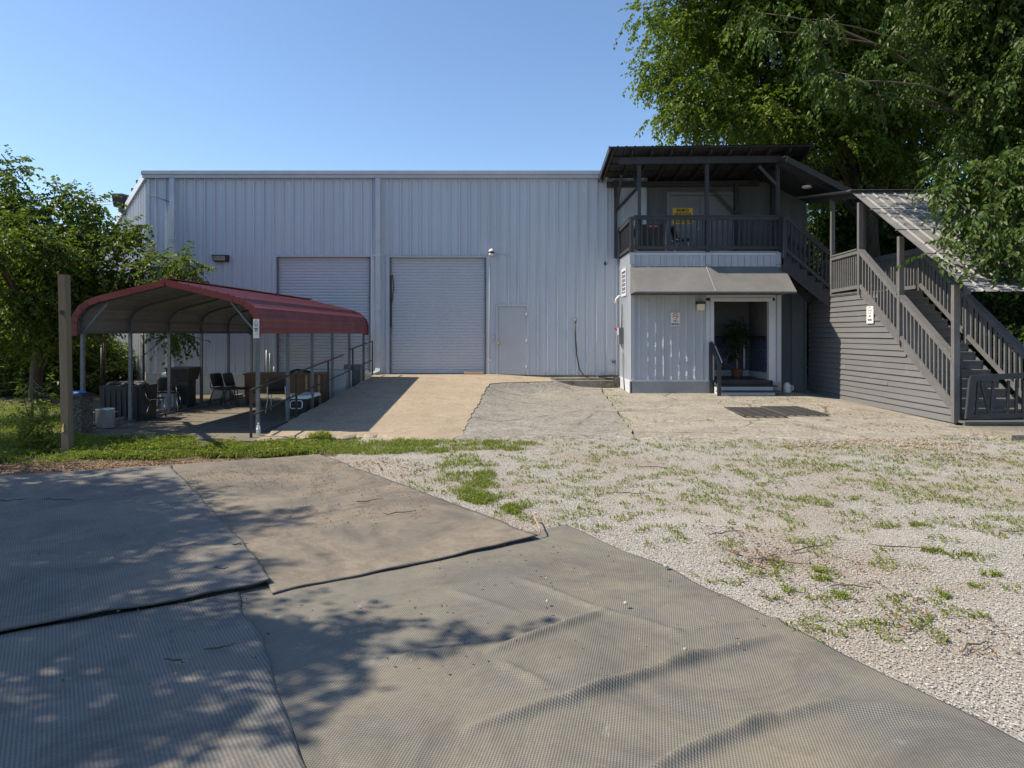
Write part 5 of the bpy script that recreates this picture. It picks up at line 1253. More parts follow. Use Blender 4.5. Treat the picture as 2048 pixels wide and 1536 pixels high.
for hgt in (.35, .62, .88, 1.05):
    pts = []
    for (a, b) in zip(fp[:-1], fp[1:]):
        for k in range(6): 
            u = k/6; pts.append((a[0]+(b[0]-a[0])*u, a[1]+(b[1]-a[1])*u, hgt-.10*math.sin(math.pi*u)*(1.2 if hgt > .9 else .6)))
    pts.append((*fp[-1], hgt)); mb = MB(); mb.tube(pts, .004, 5); mb.build("wire", M['darkmetal'], fn)
for px, py0, py1, Y, lean_ in ((203, 690, 780, 21, .04), (210, 640, 775, 21.4, -.15), (288, 660, 772, 20.4, -.1)):
    a, b = at(px, py1, Y), at(px, py0, Y)
    mb = MB(); mb.tube([(a.x, a.y, -.05), (b.x+lean_*.2, b.y, b.z)], .032, 8); o = mb.build("metal_pole", M['darkmetal'])
    tag(o, {203: "shorter of two dark metal poles between the carport and the lane", 210: "taller of two dark metal poles between the carport and the lane", 288: "dark metal pole leaning by the warehouse corner under the carport"}[px], "pole", "dark metal poles near the warehouse corner")
for k, (pya, pyb) in enumerate(((388, 391), (396, 400), (402, 405))):
    a = at(-60, pya-2, 42+k); b = at(246, pyb, 25.4)
    pts = [a+(b-a)*(i/12)-Vector((0, 0, .35*math.sin(math.pi*i/12))) for i in range(13)]
    mb = MB(); mb.tube(pts, .02, 6); o = mb.build("power_cable", M['trim'])
    tag(o, ("uppermost overhead power cable reaching the warehouse roof edge", "middle overhead power cable reaching the warehouse roof edge", "lowest overhead power cable reaching the warehouse roof edge")[k], "cable", "overhead power cables")
# wire loop sticking out from under the mats
a = gnd(1065, 1045); b = gnd(1078, 1080)
mb = MB(); mb.tube([(a.x-.02, a.y+.05, .02), (a.x+.01, a.y-.02, .09), (b.x-.01, b.y+.12, .12), (b.x+.015, b.y+.05, .09), (b.x, b.y+.0, .045)], .007, 7)
tag(mb.build("wire_loop", surf("tan_wire_sheath", (.42, .30, .20), (.3, .2, .14), 9, .6)), "bent tan wire sticking up where two mats overlap", "wire")
# ------------------------------------------------------------ trees, shrubs, grass, loose stones
M['bark'] = surf("grey_brown_bark", (.10, .082, .062), (.055, .045, .035), 6, .9, 0, .8, 16, (1, 1, .25))
M['leaf_tall'] = leaf_mat("tall_tree_leaf", (.066, .108, .014), (.155, .185, .024), .36)
M['leaf_near'] = leaf_mat("near_tree_leaf", (.034, .066, .013), (.078, .120, .020), .30, .5)
M['leaf_left'] = leaf_mat("left_tree_leaf", (.058, .095, .019), (.14, .165, .030), .36)
M['leaf_far'] = leaf_mat("far_bush_leaf", (.058, .095, .016), (.13, .165, .03), .42)
M['leaf_weed'] = leaf_mat("weed_leaf", (.105, .142, .020), (.21, .225, .05), .38)

def rand_unit(n, rg):
    v = rg.normal(size=(n, 3)); return v/np.linalg.norm(v, axis=1, keepdims=True)
def nrm(v): return v/np.maximum(np.linalg.norm(v, axis=-1, keepdims=True), 1e-9)
def leaves(clumps, n_twigs, per, twig_len, size, droop, rg, aspect=.62, shell=.45, hang=.35, flat=.6, simple=False):
    """clumps: rows cx cy cz rx ry rz. Twigs start inside the clumps, point outward and sag; leaves sit in two ranks along each twig."""
    C = np.array(clumps, float); vol = (C[:, 3]*C[:, 4]*C[:, 5])**(2/3); idx = rg.choice(len(C), n_twigs, p=vol/vol.sum())
    u = rand_unit(n_twigs, rg); s = (shell+(1-shell)*rg.random(n_twigs))[:, None]
    p = C[idx, :3]+u*C[idx, 3:6]*s
    d = nrm(u*.8+rand_unit(n_twigs, rg)*.6+np.array([0, 0, -droop]))
    L = twig_len*(.6+.8*rg.random(n_twigs))
    t_ = (np.arange(per)+.6)/per
    sag = (.35*L*droop)[:, None]*t_[None]**2
    P = p[:, None]+d[:, None]*(L[:, None, None]*t_[None, :, None]); P[..., 2] -= sag
    n = n_twigs*per; P = P.reshape(n, 3); D = np.repeat(d, per, 0)
    side = nrm(np.cross(D, np.array([0, 0, 1.0]))+1e-4); sg_ = np.tile(np.where(np.arange(per) % 2 == 0, 1., -1.), n_twigs)[:, None]
    ld = nrm(D*.45+side*sg_*.75+rand_unit(n, rg)*.35+np.array([0, 0, -hang]))
    up = nrm(np.array([0, 0, flat])+rand_unit(n, rg)*.55)
    wv = nrm(np.cross(ld, up)); nn = np.cross(wv, ld)
    sz = size*(.55+.75*rg.random(n))[:, None]; wd = sz*aspect*.5
    cup = sz*(.10+.12*rg.random(n))[:, None]
    base = P; tip = P+ld*sz-nn*cup*.6
    if simple:
        v = np.stack([base, P+ld*sz*.42-wv*wd+nn*cup, tip, P+ld*sz*.42+wv*wd+nn*cup], 1).reshape(-1, 3)
        return v, np.arange(n)[:, None]*4+np.array([[0, 1, 2, 3]]), (p, d, L)
    v = np.stack([base, P+ld*sz*.28-wv*wd*.9+nn*cup, P+ld*sz*.66-wv*wd*.72+nn*cup*.5, tip, P+ld*sz*.66+wv*wd*.72+nn*cup*.5, P+ld*sz*.28+wv*wd*.9+nn*cup], 1).reshape(-1, 3)
    b = np.arange(n)[:, None]*6
    f = np.concatenate([b+np.array([[0, 3, 2, 1]]), b+np.array([[0, 5, 4, 3]])], 0)
    return v, f, (p, d, L)
def sub_clumps(big, n, frac, rg, shell=.55):
    out = []; B = np.array(big, float); vol = (B[:, 3]*B[:, 4]*B[:, 5])**(2/3); idx = rg.choice(len(B), n, p=vol/vol.sum())
    u = rand_unit(n, rg); s = shell+(1-shell)*rg.random(n)
    for i in range(n):
        c = B[idx[i]]; q = c[:3]+u[i]*c[3:6]*s[i]; r = (c[3]*c[4]*c[5])**(1/3)*frac*(.6+.8*rg.random())
        out.append((*q, r*1.15, r, r*.72))
    return out
def curved(a, b, bow, k=6):
    a = Vector(a); b = Vector(b); return [a+(b-a)*(i/k)+Vector(bow)*math.sin(math.pi*i/k) for i in range(k+1)]
def tree(name, label, base, fork, trunk_r, big, n_sub, frac, n_twigs, per, twig_len, size, droop, m, seed, group=None, n_limb=26, extra=(), shell=.55, forks=1, hang=.35, cat="tree", simple=False, limb_k=1.0):
    rg = np.random.default_rng(seed); t_ = thing(name, label, cat, base, group=group)
    sc = sub_clumps(big, n_sub, frac, rg, shell)+list(extra)
    v, f, tw = leaves(sc, n_twigs, per, twig_len, size, droop, rg, hang=hang, shell=.3, simple=simple)
    link("crown", np_mesh("crown", v, f, m), t_)
    tb = MB(); B = Vector(base); F = Vector(fork)
    tb.tube(curved(B-Vector((0, 0, .2)), F, ((rg.random()-.5)*.3, 0, 0), 6), [trunk_r*q for q in (1.35, 1.05, .95, .9, .85, .82, .8)], 10); tb.build("trunk", M['bark'], t_)
    lb = MB(); order = rg.permutation(len(sc))[:n_limb]
    for i in order:
        e_ = Vector(sc[i][:3]); st_ = F.lerp(B, rg.random()*.18)
        L = (e_-st_).length; r0 = trunk_r*(.28+.2*rg.random())*limb_k
        bow = Vector(((rg.random()-.5), (rg.random()-.5), .6+.5*rg.random()))*L*.13
        lb.tube(curved(st_, e_, bow, 7), [r0*(1-q/7*.86) for q in range(8)], 6)
    k = min(len(tw[0]), 420)
    for i in rg.permutation(len(tw[0]))[:k]:
        p, d, L = tw[0][i], tw[1][i], tw[2][i]; p = Vector(p); d = Vector(d)
        lb.tube([p-d*L*.8, p, p+d*L*.5-Vector((0, 0, .06*L)), p+d*L-Vector((0, 0, .35*L*droop))], [.014, .011, .008, .004], 4, False)
    lb.build("limbs", M['bark'], t_)
    return t_
def px_ell(px, py, rx, ry, Y, depth=.9):
    c = at(px, py, Y); k = Y/FOC; return (c.x, c.y, c.z, rx*k, (rx+ry)*.5*k*depth, ry*k)

# tall tree rising behind the entrance block
YT = 23.4
tallE = [px_ell(1455, 130, 185, 150, YT), px_ell(1660, 80, 260, 210, YT+.8), px_ell(1480, -170, 240, 200, YT), px_ell(1760, -190, 280, 240, YT+1), px_ell(1700, 270, 190, 110, YT+1.2), px_ell(1850, 120, 200, 190, YT+1.6), px_ell(1370, 215, 105, 62, YT-.6), px_ell(1325, 60, 85, 120, YT), px_ell(1325, 60, 85, 120, YT-.8), px_ell(1292, 165, 55, 55, YT-.3), px_ell(1310, 170, 65, 60, YT), px_ell(1350, 235, 80, 45, YT-.2), px_ell(1400, 130, 120, 110, YT-1), px_ell(1480, 250, 110, 36, YT-1.2), px_ell(1690, 325, 110, 60, YT-1.2), px_ell(1640, 285, 90, 40, YT-1.4), px_ell(1770, 350, 90, 60, YT-.6), px_ell(1430, 225, 140, 60, YT-.8), px_ell(1560, 230, 150, 70, YT-.6), px_ell(1960, 290, 170, 150, YT+3), px_ell(2080, 120, 170, 180, YT+3), px_ell(1790, 330, 120, 70, YT+3)]
tree("tall_tree", "tall leafy tree whose sunlit crown rises behind the balcony roof", (13.2, 25.5, 0), (12.6, 25.0, 6.5), .42, tallE, 310, .27, 31000, 11, .72, .150, .55, M['leaf_tall'], 101, n_limb=40, simple=True, limb_k=.65)
# near tree hanging over the stairs from the right
YN = 15.4
nearE = [px_ell(2030, 110, 165, 165, YN+.4), px_ell(2190, 300, 140, 110, YN+.2), px_ell(2200, 60, 240, 220, YN+.4), px_ell(1950, 240, 70, 60, YN), px_ell(1900, 20, 110, 80, YN+.6), px_ell(2110, 240, 150, 130, YN+1), px_ell(1600, 80, 110, 55, 16.2), px_ell(1710, 165, 100, 50, 16), px_ell(1500, 20, 90, 45, 16.6), px_ell(1900, -190, 220, 90, 15.6), px_ell(1880, -60, 150, 80, 15.2), px_ell(1800, 90, 90, 60, 15.8)]
hangers = [px_ell(1880, 340, 22, 16, 14.8), px_ell(1895, 378, 26, 14, 14.4), px_ell(1905, 415, 24, 12, 14.2), px_ell(1900, 480, 22, 7, 13.6), px_ell(1955, 430, 40, 20, 13.8), px_ell(1990, 462, 36, 16, 13.5), px_ell(2035, 462, 40, 22, 13.4), px_ell(2050, 400, 60, 36, 13.8), px_ell(1965, 360, 60, 34, 14.4), px_ell(2030, 335, 70, 46, 14.4), px_ell(2100, 440, 60, 40, 13.6), px_ell(1990, 500, 30, 14, 13.4), px_ell(2040, 510, 30, 16, 13.3), px_ell(1860, 512, 14, 6, 13.4)]
hangers = [(*h[:3], h[3], h[4]*.8+.15, h[5]) for h in hangers]
tree("overhanging_tree", "near dark green tree whose drooping branches hang over the stair roof", (15.0, 17.0, 0), (14.2, 16.6, 5.0), .34, nearE, 190, .23, 11000, 11, .50, .125, .8, M['leaf_near'], 103, n_limb=34, extra=hangers, hang=.6, limb_k=.5)
# dark trees standing behind the staircase
for k, (px, Y, wd, zc, hgt, lab) in enumerate(((1700, 27, 2.6, 3.4, 3.0, "dark bushy tree seen between the upper stairs and the wall corner"), (1830, 29, 3.0, 4.4, 3.2, "dark tree seen through the stair posts under the stair roof"), (1990, 26, 3.2, 3.0, 3.0, "dark tree filling the gap under the stair roof at the far right"), (2150, 22, 3.0, 2.6, 2.6, "dark shrubby tree beyond the lower stairs at the picture's right edge"), (1640, 32, 2.2, 3.0, 3.4, "slim dark tree just past the warehouse's right corner"))):
    x_ = (px-MID)/FOC*Y
    tree("understory_tree", lab, (x_+.3, Y+.6, 0), (x_+.2, Y+.4, zc*.55), .14, [(x_, Y, zc+.6, wd, 2.0, hgt+.5), (x_+.8, Y+.8, zc-1.2, wd, 1.6, hgt*.7), (x_-.5, Y+1.4, zc+1.5, wd*.8, 1.5, hgt*.8)], 90, .34, 4200, 9, .7, .17, .5, M['leaf_near'], 130+k, group="trees behind the staircase", n_limb=14, simple=True)
# left tree by the fence
YL = 18.6
leftE = [px_ell(60, 455, 105, 100, YL), px_ell(150, 470, 110, 80, YL+.3), px_ell(110, 580, 150, 90, YL), px_ell(235, 540, 85, 66, YL-.2), px_ell(25, 380, 42, 52, YL), px_ell(5, 560, 110, 150, YL+.4), px_ell(300, 555, 70, 44, YL-.6), px_ell(130, 400, 46, 30, YL), px_ell(215, 590, 90, 50, YL-.3), px_ell(255, 485, 34, 30, YL-.3), px_ell(40, 665, 95, 55, YL+.9), px_ell(150, 655, 60, 45, YL+1.2)]
extraL = [px_ell(365, 540, 26, 26, 17.4), px_ell(385, 525, 12, 16, 17.3), px_ell(340, 560, 30, 22, 17.6), px_ell(25, 335, 18, 24, YL), px_ell(262, 460, 16, 22, YL-.2), px_ell(400, 575, 18, 9, 17.2), px_ell(345, 672, 36, 14, 19.4)]
tree("fence_tree", "broad green tree with a forked dark trunk beside the carport at the left", tuple(gnd(72, 800)), tuple(at(78, 690, 18.9)), .17, leftE+[(-12.7, 14.6, 4.5, 1.8, 1.6, 1.0), (-12.2, 16.6, 4.4, 1.7, 1.5, 1.1), (-11.5, 13.2, 4.8, 1.2, 1.2, .8), (-12.0, 11.6, 4.5, 1.5, 1.4, 1.0), (-12.6, 10.2, 4.2, 1.4, 1.0, .9)], 170, .26, 9300, 10, .5, .112, .35, M['leaf_left'], 107, n_limb=34, extra=extraL, shell=.35)
# sapling and weeds by the stake
sp_ = thing("sapling", "thin sunlit sapling with bright leaves in front of the wire fence", "sapling", tuple(gnd(78, 895)))
rg = np.random.default_rng(55); mb = MB(); tips = []
for (pxa, pxb, pyb) in ((80, 96, 765), (76, 40, 770), (78, 62, 830), (84, 84, 800), (70, 30, 810), (82, 108, 870), (60, 45, 860)):
    a = gnd(pxa, 900); b = at(pxb, pyb, a.y); pts = curved(a, b, (0, 0, 0), 6); mb.tube(pts, [.010, .009, .008, .007, .006, .005, .003], 5)
    for q in range(1, 7):
        for _ in range(2): tips.append((*pts[q], .06, .06, .05))
mb.build("stem", M['bark'], sp_)
v, f, _ = leaves(tips, 190, 5, .16, .075, .2, rg, .5, .2); link("foliage", np_mesh("foliage", v, f, M['leaf_weed']), sp_)
# bushes beyond the fence
for k, (px, Y, w_, zc, h_, lab) in enumerate(((20, 25, 2.2, 1.9, 1.7, "pale green bush beyond the forked trunk"), (90, 27, 2.0, 1.7, 1.6, "bright bush right behind the wooden post"), (150, 30, .9, 2.4, 2.2, "sunlit bush between the wooden post and the first carport post"), (-60, 22, 2.6, 2.4, 2.2, "dark bush cut by the left edge of the photograph"), (45, 21.5, 1.5, 1.3, 1.2, "low dark shrub hugging the forked trunk"), (125, 22.5, 1.2, 1.5, 1.3, "low dark shrub hidden mostly behind the wooden post"), (120, 34, 3.4, 3.4, 3.0, "darker bush standing farthest behind the wooden post"))):
    x_ = (px-MID)/FOC*Y
    tree("bush", lab, (x_, Y, 0), (x_, Y, zc*.5), .07, [(x_, Y, zc, w_, 1.4, h_), (x_+.5, Y+.4, zc*.6, w_*1.1, 1.4, h_*.6)], 40, .36, 1500, 9, .55, .15, .3, M['leaf_left' if 'dark' in lab else 'leaf_far'], 160+k, group="bushes beyond the wire fence", n_limb=10, cat="bush", simple=True)
rg = np.random.default_rng(9)
hd_ = []
for k in range(44): hd_.append((-52+k*1.05+rg.random(), 52+rg.random()*3, 3.6+rg.random()*.8+.5, 1.5, 1.4, 1.2+rg.random()*.6))
v, f, _ = leaves(hd_, 5200, 7, .9, .30, .3, rg, simple=True); tag(link("far_hedge", np_mesh("far_hedge", v, f, M['leaf_far'])), kind="stuff")
hd_ = []
for k in range(40): hd_.append((-80+k*2.2+rg.random(), 78+rg.random()*6, 3.0+rg.random()*6, 3, 3, 2.5))
v, f, _ = leaves(hd_, 5200, 7, 1.6, .60, .3, rg, simple=True); tag(link("far_woods", np_mesh("far_woods", v, f, M['leaf_near'])), kind="stuff")
# a tree left of the camera, out of the frame, throws the dappled shade on the mats
tree("shade_tree", "tree standing left of the lot whose leaf shade dapples the rubber mats", (-12.5, 5.5, 0), (-11.6, 5.2, 3.4), .26, [(-10.5, 6.1, 5.4, 2.4, 2.3, 1.3), (-9.4, 4.2, 5.2, 1.9, 1.7, 1.2), (-6.9, 3.1, 5.4, 2.1, 1.1, .9), (-11.6, 7.8, 5.6, 2.2, 1.5, 1.3), (-11.5, 5.0, 7.0, 2.4, 3.0, 1.6), (-6.0, 1.2, 6.0, 2.8, 1.2, 1.0), (-9.0, 5.0, 5.0, 1.6, 1.5, 1.0), (-7.2, 4.0, 5.2, 1.6, .9, .8), (-6.2, 2.8, 5.2, .9, .4, .5), (-5.6, 4.15, 5.1, .8, .55, .5), (-5.7, 4.05, 5.3, .9, .6, .5), (-10.6, 6.9, 5.2, 1.5, 1.2, .7), (-7.0, 3.4, 5.1, 1.2, .7, .6), (-7.0, 3.4, 5.3, 1.3, .8, .6), (-8.2, 4.2, 5.0, 1.2, 1.0, .6), (-9.8, 6.4, 5.2, 1.6, 1.3, .7)], 180, .22, 7200, 10, .5, .13, .4, M['leaf_left'], 109, n_limb=30, simple=True)
# potted tree's foliage
rg = np.random.default_rng(61)
v, f, _ = leaves([(6.70, 20.85, ZF+1.45, .30, .24, .34), (6.62, 20.9, ZF+1.1, .26, .22, .25), (6.85, 20.85, ZF+1.25, .2, .2, .25), (6.55, 20.8, ZF+.72, .2, .15, .12)], 300, 6, .18, .075, .6, rg, .45, .2)
link("foliage", np_mesh("foliage", v, f, leaf_mat("dark_ficus_leaf", (.016, .030, .010), (.028, .045, .014), .15)), POT)  # ficus leaves get their own very dark green

# ---- grass and weeds
def blades(P, hgt, rg, spread, width, lean=.5):
    """one bent blade per point: 2 quads"""
    n = len(P); a = rg.random(n)*2*np.pi; d = np.stack([np.cos(a), np.sin(a), np.zeros(n)], 1); s = np.stack([-np.sin(a), np.cos(a), np.zeros(n)], 1)
    h = hgt*(.5+.9*rg.random(n))[:, None]; w_ = width*(.6+.8*rg.random(n))[:, None]; ln = lean*(.3+rg.random(n))[:, None]
    up = np.array([0, 0, 1.0]); P = P+d*0
    m_ = P+up*h*.62+d*h*ln*.35; t_ = P+up*h*(1-.25*ln)+d*h*ln*1.1
    v = np.stack([P-s*w_*.5, P+s*w_*.5, m_+s*w_*.45, m_-s*w_*.45, t_+s*w_*.06, t_-s*w_*.06], 1).reshape(-1, 3)
    b = np.arange(n)[:, None]*6
    return v, np.concatenate([b+np.array([[0, 1, 2, 3]]), b+np.array([[3, 2, 4, 5]])], 0)
def outside(X, Y):
    o = np.ones(len(X), bool)
    for q in (gA, gB, gC, gD):
        c = sum((Vector(p[:2]) for p in q), Vector((0, 0)))/4; ins = np.ones(len(X), bool); pts = [Vector(p[:2]) for p in q]; sg = None
        for a, b in zip(pts, pts[1:]+pts[:1]):
            s_ = 1 if (b.x-a.x)*(c.y-a.y)-(b.y-a.y)*(c.x-a.x) > 0 else -1
            ins &= s_*((b.x-a.x)*(Y-a.y)-(b.y-a.y)*(X-a.x)) > -.03
        o &= ~ins
    return o
def scatter_px(px, py, rx, ry, n, rg, clump=0):
    c = gnd(px, py); X = rx*c.y/FOC; y0 = gnd(px, py+ry).y; y1 = gnd(px, max(py-ry, HOR+20)).y
    a = rg.random(n)*2*np.pi; r = np.sqrt(rg.random(n))
    return np.stack([c.x+np.cos(a)*r*X, (y0+y1)/2+np.sin(a)*r*(y1-y0)/2, np.zeros(n)], 1)
rg = np.random.default_rng(77); P = []
# lush strip along the slab edge and round the post
def band(px0, px1, pya, pyb, n, thr, seed):
    k = int(n*2.2); u = rg.random(k); w_ = rg.random(k); px = px0+(px1-px0)*u; py = pya(px)+(pyb(px)-pya(px))*w_
    rim = .55*np.abs(2*w_-1)**4+.5*np.abs(2*u-1)**8
    Y = FOC*EYE/(py-HOR); X = (px-MID)/FOC*Y; keep = (fbm(X*2.7, Y*2.7, seed)*.75+.25*rg.random(k) > thr+.10+rim*(.4+.6*rg.random(k))) & outside(X, Y)
    return np.stack([X, Y, 0*X], 1)[keep][:n]
lush = [band(-60, 160, lambda p: 800+0*p, lambda p: 935-0.06*p, 9000, .25, 71), band(130, 400, lambda p: 872+0*p, lambda p: 915+.01*p, 11000, .22, 72), band(380, 650, lambda p: 888-(p-380)*.02, lambda p: 918-(p-380)*.025, 9000, .28, 73)]
thin = [band(630, 900, lambda p: 878+0*p, lambda p: 910+0*p, 7000, .27, 74), band(880, 1080, lambda p: 880+0*p, lambda p: 905+0*p, 2800, .36, 75), band(870, 1000, lambda p: 905+0*p, lambda p: 985+0*p, 2600, .38, 76), band(880, 1110, lambda p: 965+(p-880)*.18, lambda p: 992+(p-880)*.32, 3800, .47, 79)]
v1, f1 = blades(np.concatenate(lush), .065, rg, 0, .012, 1.1)
v2, f2 = blades(np.concatenate(thin), .045, rg, 0, .010, 1.0)
v3, f3 = blades(scatter_px(640, 879, 20, 5, 350, rg), .13, rg, 0, .014, .7)
v = np.concatenate([v1, v2, v3]); f = np.concatenate([f1, f2+len(v1), f3+len(v1)+len(v2)])
tag(link("grass", np_mesh("grass", v, f, M['leaf_weed'])), kind="stuff")
# broad leaved weeds mixed in
wl_ = np.concatenate(lush)[::9]
v, f, _ = leaves(np.concatenate([wl_+np.array([0, 0, .04]), np.full((len(wl_), 3), .05)], 1), 3200, 3, .06, .05, .1, rg, .55, .2)
tag(link("ground_cover", np_mesh("ground_cover", v, f, M['leaf_weed'])), kind="stuff")
# weed tufts in the gravel: some where the photograph has them, the rest in drifts
tufts = []
for (px, py, rx, ry, n) in ((1420, 893, 55, 8, 420), (1560, 897, 55, 6, 320), (1500, 892, 90, 8, 240), (1690, 900, 40, 5, 160), (1690, 937, 28, 8, 300), (1620, 935, 60, 8, 240), (1540, 930, 40, 8, 200), (1730, 930, 60, 9, 200), (1800, 945, 60, 10, 220), (1590, 1000, 28, 5, 170), (1545, 972, 35, 6, 160), (1480, 945, 30, 6, 150), (1730, 1000, 30, 6, 180), (1640, 1010, 30, 6, 160), (1810, 985, 50, 8, 260), (1890, 1000, 40, 10, 260), (1990, 1010, 60, 14, 360), (1960, 985, 40, 8, 200), (1760, 1052, 30, 6, 200), (1840, 1052, 24, 5, 150), (1865, 1105, 22, 6, 190), (1920, 1107, 24, 7, 190), (1830, 1055, 30, 5, 110), (1975, 1150, 18, 8, 200), (1945, 1175, 20, 6, 110), (1880, 1193, 14, 8, 200), (2030, 1180, 26, 10, 240), (1590, 1185, 22, 8, 160), (1648, 1160, 22, 5, 130), (1680, 1193, 16, 8, 110), (1640, 1145, 10, 4, 80), (1240, 820, 12, 26, 420), (1228, 800, 8, 12, 160), (1255, 850, 8, 12, 130), (1585, 807, 12, 5, 90), (1628, 861, 16, 5, 130), (1415, 849, 14, 5, 100), (1840, 800, 10, 4, 60), (1230, 762, 10, 4, 130), (950, 800, 6, 8, 70), (2020, 905, 24, 8, 220), (2010, 920, 40, 8, 160), (1350, 920, 40, 6, 130), (1150, 900, 60, 7, 200), (1240, 895, 60, 5, 120), (1080, 930, 50, 8, 200), (1060, 960, 40, 8, 160), (1180, 950, 40, 8, 110), (1300, 1005, 40, 8, 90), (1400, 1000, 50, 8, 120), (1910, 880, 5, 8, 60), (1850, 925, 60, 8, 150), (1700, 965, 40, 7, 140), (1925, 940, 60, 9, 200), (1980, 960, 50, 8, 180)):
    q = scatter_px(px, py, rx, ry, n, rg); m_ = (fbm(q[:, 0]*6, q[:, 1]*6, 83) > .50) | (rg.random(len(q)) < .10); m_ &= rg.random(len(q)) < .62; tufts.append(q[m_])
k = 60000; Y = 4.2+8.2*rg.random(k); X = -1.4+(.78*Y+1.4)*rg.random(k)
dens = .55*vnoise(X*6.5, Y*6.5, 85)+.45*fbm(X*.8+4, Y*.8, 86); keep = (dens > .585) & outside(X, Y)
tufts.append(np.stack([X, Y, 0*X], 1)[keep][:11000])
T = np.concatenate(tufts); T[:, 2] = np.where(T[:, 1] > 12.4, .022*np.clip(T[:, 1]-12.5, 0, None)+.03, .004)
v, f = blades(T, .034, rg, 0, .011, 1.5); tag(link("gravel_weeds", np_mesh("gravel_weeds", v, f, M['leaf_weed'])), kind="stuff")
# loose stones on the gravel
def stones(P, size, rg, m, name):
    n = len(P); base = np.array([[1, 0, 0], [0, 1, 0], [-1, 0, 0], [0, -1, 0], [0, 0, .7], [0, 0, -.5]], float)
    a = rg.random(n)*2*np.pi; ca, sa = np.cos(a), np.sin(a); sx = size*(.5+rg.random(n)); sy = sx*(.6+.5*rg.random(n)); sz = sx*(.5+.4*rg.random(n))
    B = base[None]*np.stack([sx, sy, sz], 1)[:, None]+ (rg.random((n, 6, 3))-.5)*sx[:, None, None]*.7
    v = np.stack([B[..., 0]*ca[:, None]-B[..., 1]*sa[:, None], B[..., 0]*sa[:, None]+B[..., 1]*ca[:, None], B[..., 2]], 2)+P[:, None]
    f = np.array([[0, 1, 4], [1, 2, 4], [2, 3, 4], [3, 0, 4], [1, 0, 5], [2, 1, 5], [3, 2, 5], [0, 3, 5]])
    F = (np.arange(n)[:, None, None]*6+f[None]).reshape(-1, 3)
    return tag(link(name, np_mesh(name, v.reshape(-1, 3), F, m)), kind="stuff")
t = NT("loose_gravel_stone"); gg = t.n.new("ShaderNodeNewGeometry")
M['stone'] = t.set(t.ramp(gg.outputs["Random Per Island"], [(0, (.23, .215, .19)), (.45, (.325, .308, .28)), (.8, (.395, .375, .343)), (1.0, (.47, .45, .42))]), .9)
k = 360000; Y = 2.6+10.0*rg.random(k)**1.25; X = -3.0+(.95*Y+4.6)*rg.random(k)
ok = outside(X, Y) & (fbm(X*.9, Y*.9, 91) > .30+.22*(X < -.6)) & (X > -2.4-.2*(Y-9))
Q = np.stack([X, Y, np.full(k, .006)], 1)[ok][:125000]
stones(Q, .0063, rg, M['stone'], "gravel")
P = np.concatenate([scatter_px(1650, 890, 90, 7, 300, rg), scatter_px(1770, 886, 100, 7, 380, rg), scatter_px(1880, 893, 90, 8, 320, rg)]); P[:, 2] = .02
stones(P, .020, rg, M['rock'], "rubble")
# dry leaves, crumbs and twigs
def dry(P, size, rg):
    n = len(P); a = rg.random(n)*2*np.pi; d = np.stack([np.cos(a), np.sin(a), (rg.random(n)-.3)*.5], 1); s = np.stack([-np.sin(a), np.cos(a), (rg.random(n)-.5)*.5], 1)
    z = size*(.5+rg.random(n))[:, None]; P = P+np.array([0, 0, .004])
    v = np.stack([P, P+d*z*.5+s*z*.32+np.array([0, 0, .01]), P+d*z, P+d*z*.5-s*z*.32+np.array([0, 0, .012])], 1).reshape(-1, 3)
    return v, np.arange(n)[:, None]*4+np.array([[0, 1, 2, 3]])
def aprz(q): q[:, 2] = np.where(q[:, 1] > 12.5, .022*np.clip(q[:, 1]-12.5, 0, None)+.034, .012); return q
t = NT("dry_brown_leaf"); gg = t.n.new("ShaderNodeNewGeometry")
M['dry'] = t.set(t.ramp(gg.outputs["Random Per Island"], [(0, (.085, .05, .028)), (.5, (.16, .095, .05)), (1, (.27, .18, .095))]), .8)
P = [scatter_px(1560, 820, 120, 14, 260, rg), scatter_px(1700, 835, 90, 14, 160, rg), scatter_px(1780, 862, 100, 8, 180, rg), scatter_px(1950, 880, 90, 8, 160, rg), scatter_px(1900, 915, 120, 10, 320, rg), scatter_px(1500, 1090, 90, 40, 130, rg), scatter_px(1520, 1120, 60, 20, 110, rg), scatter_px(1900, 1260, 120, 60, 110, rg), scatter_px(1650, 1170, 200, 60, 130, rg), scatter_px(1500, 900, 300, 60, 240, rg), scatter_px(760, 940, 90, 22, 420, rg), scatter_px(1700, 1000, 300, 80, 200, rg)]
P = aprz(np.concatenate(P)); v, f = dry(P, .030, rg)
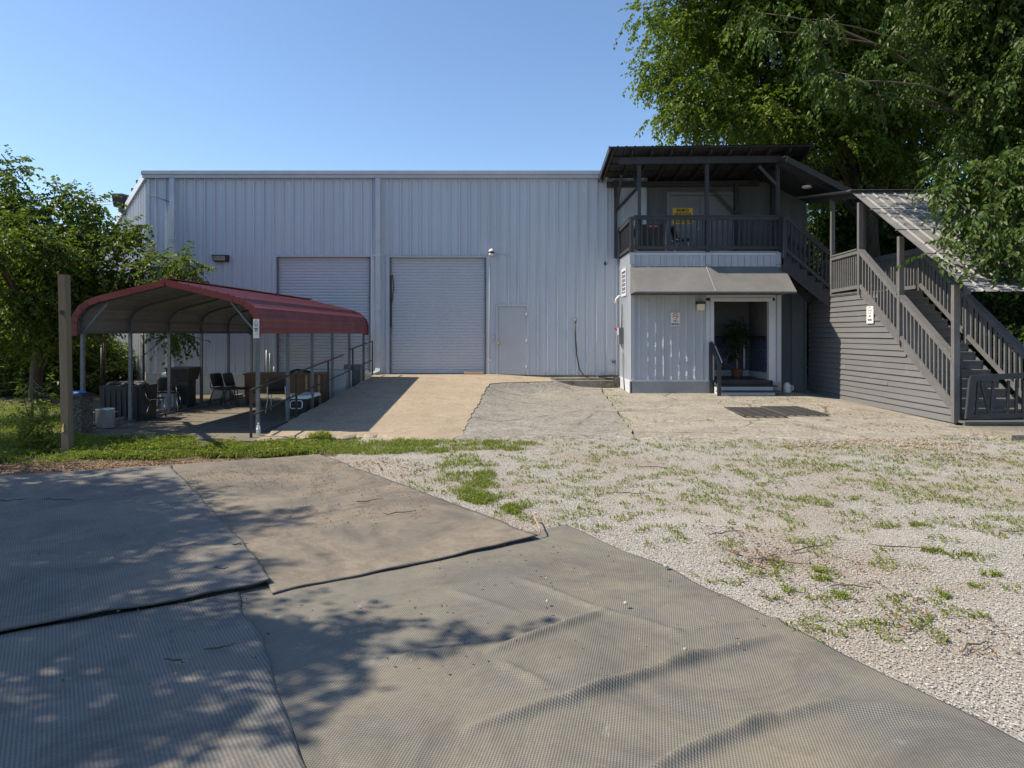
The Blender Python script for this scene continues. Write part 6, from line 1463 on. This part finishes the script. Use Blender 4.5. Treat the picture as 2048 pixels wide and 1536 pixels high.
q = np.concatenate([scatter_px(560, 960, 190, 30, 500, rg), scatter_px(720, 1020, 160, 50, 260, rg), scatter_px(300, 1050, 280, 110, 70, rg), scatter_px(1100, 1250, 500, 160, 60, rg), scatter_px(330, 1320, 300, 120, 40, rg)]); q[:, 2] = .05; v_, f_ = dry(q, .022, rg)
tag(link("dry_leaves", np_mesh("dry_leaves", np.concatenate([v, v_]), np.concatenate([f, f_+len(v)]), M['dry'])), kind="stuff")
lt = np.concatenate([scatter_px(160, 945, 260, 24, 2600, rg), scatter_px(480, 930, 200, 10, 900, rg)]); lt[:, 2] = .01; v, f = dry(lt, .035, rg)
tag(link("leaf_litter", np_mesh("leaf_litter", v, f, M['dry'])), kind="stuff")
mb = MB(); r = random.Random(8)
for (px, py, L) in ((1560, 1128, .5), (1620, 1100, .45), (1800, 1100, .5), (2035, 1068, .3), (1310, 937, .5), (800, 1035, .35), (740, 1010, .3), (120, 1008, .4), (20, 1010, .3), (1700, 1180, .3), (440, 1310, .14), (350, 1343, .16), (1950, 1300, .3), (1260, 990, .4), (480, 1100, .12), (440, 1150, .12), (1450, 1070, .4), (860, 840, .3)):
    c = gnd(px, py); a = r.uniform(-.5, .5); k = 5; pts = []
    for i in range(k+1): u = i/k-.5; pts.append((c.x+u*L*math.cos(a)+r.uniform(-.012, .012), c.y+u*L*math.sin(a)+r.uniform(-.03, .03), (.045 if px < 900 and py > 930 else .02)+r.uniform(0, .015)+(.022*(c.y-12.5)+.03 if c.y > 12.5 else 0)))
    mb.tube(pts, [.004, .005, .006, .005, .004, .002], 5)
tag(mb.build("fallen_twigs", M['bark']), kind="stuff")
for (px, py, s_) in ((1332, 1145, .018), (1252, 1221, .015), (1093, 1170, .010), (1095, 1217, .012), (1370, 1315, .012), (225, 1128, .012)):
    c = gnd(px, py); o = rock("pebble", (c.x, c.y, .05), s_, int(px), M['stone'])
    tag(o, {1332: "largest pebble lying on the right part of the studded mat", 1252: "pebble lying right of the big wrinkle on the studded mat", 1093: "farther of two small pebbles in the middle of the studded mat", 1095: "nearer of two small pebbles in the middle of the studded mat", 1370: "tan crumb of stone on the studded mat near the lower wrinkle", 225: "white pebble lying in the dappled shade of the ribbed mat"}[px], "pebble", "pebbles on the rubber mats")
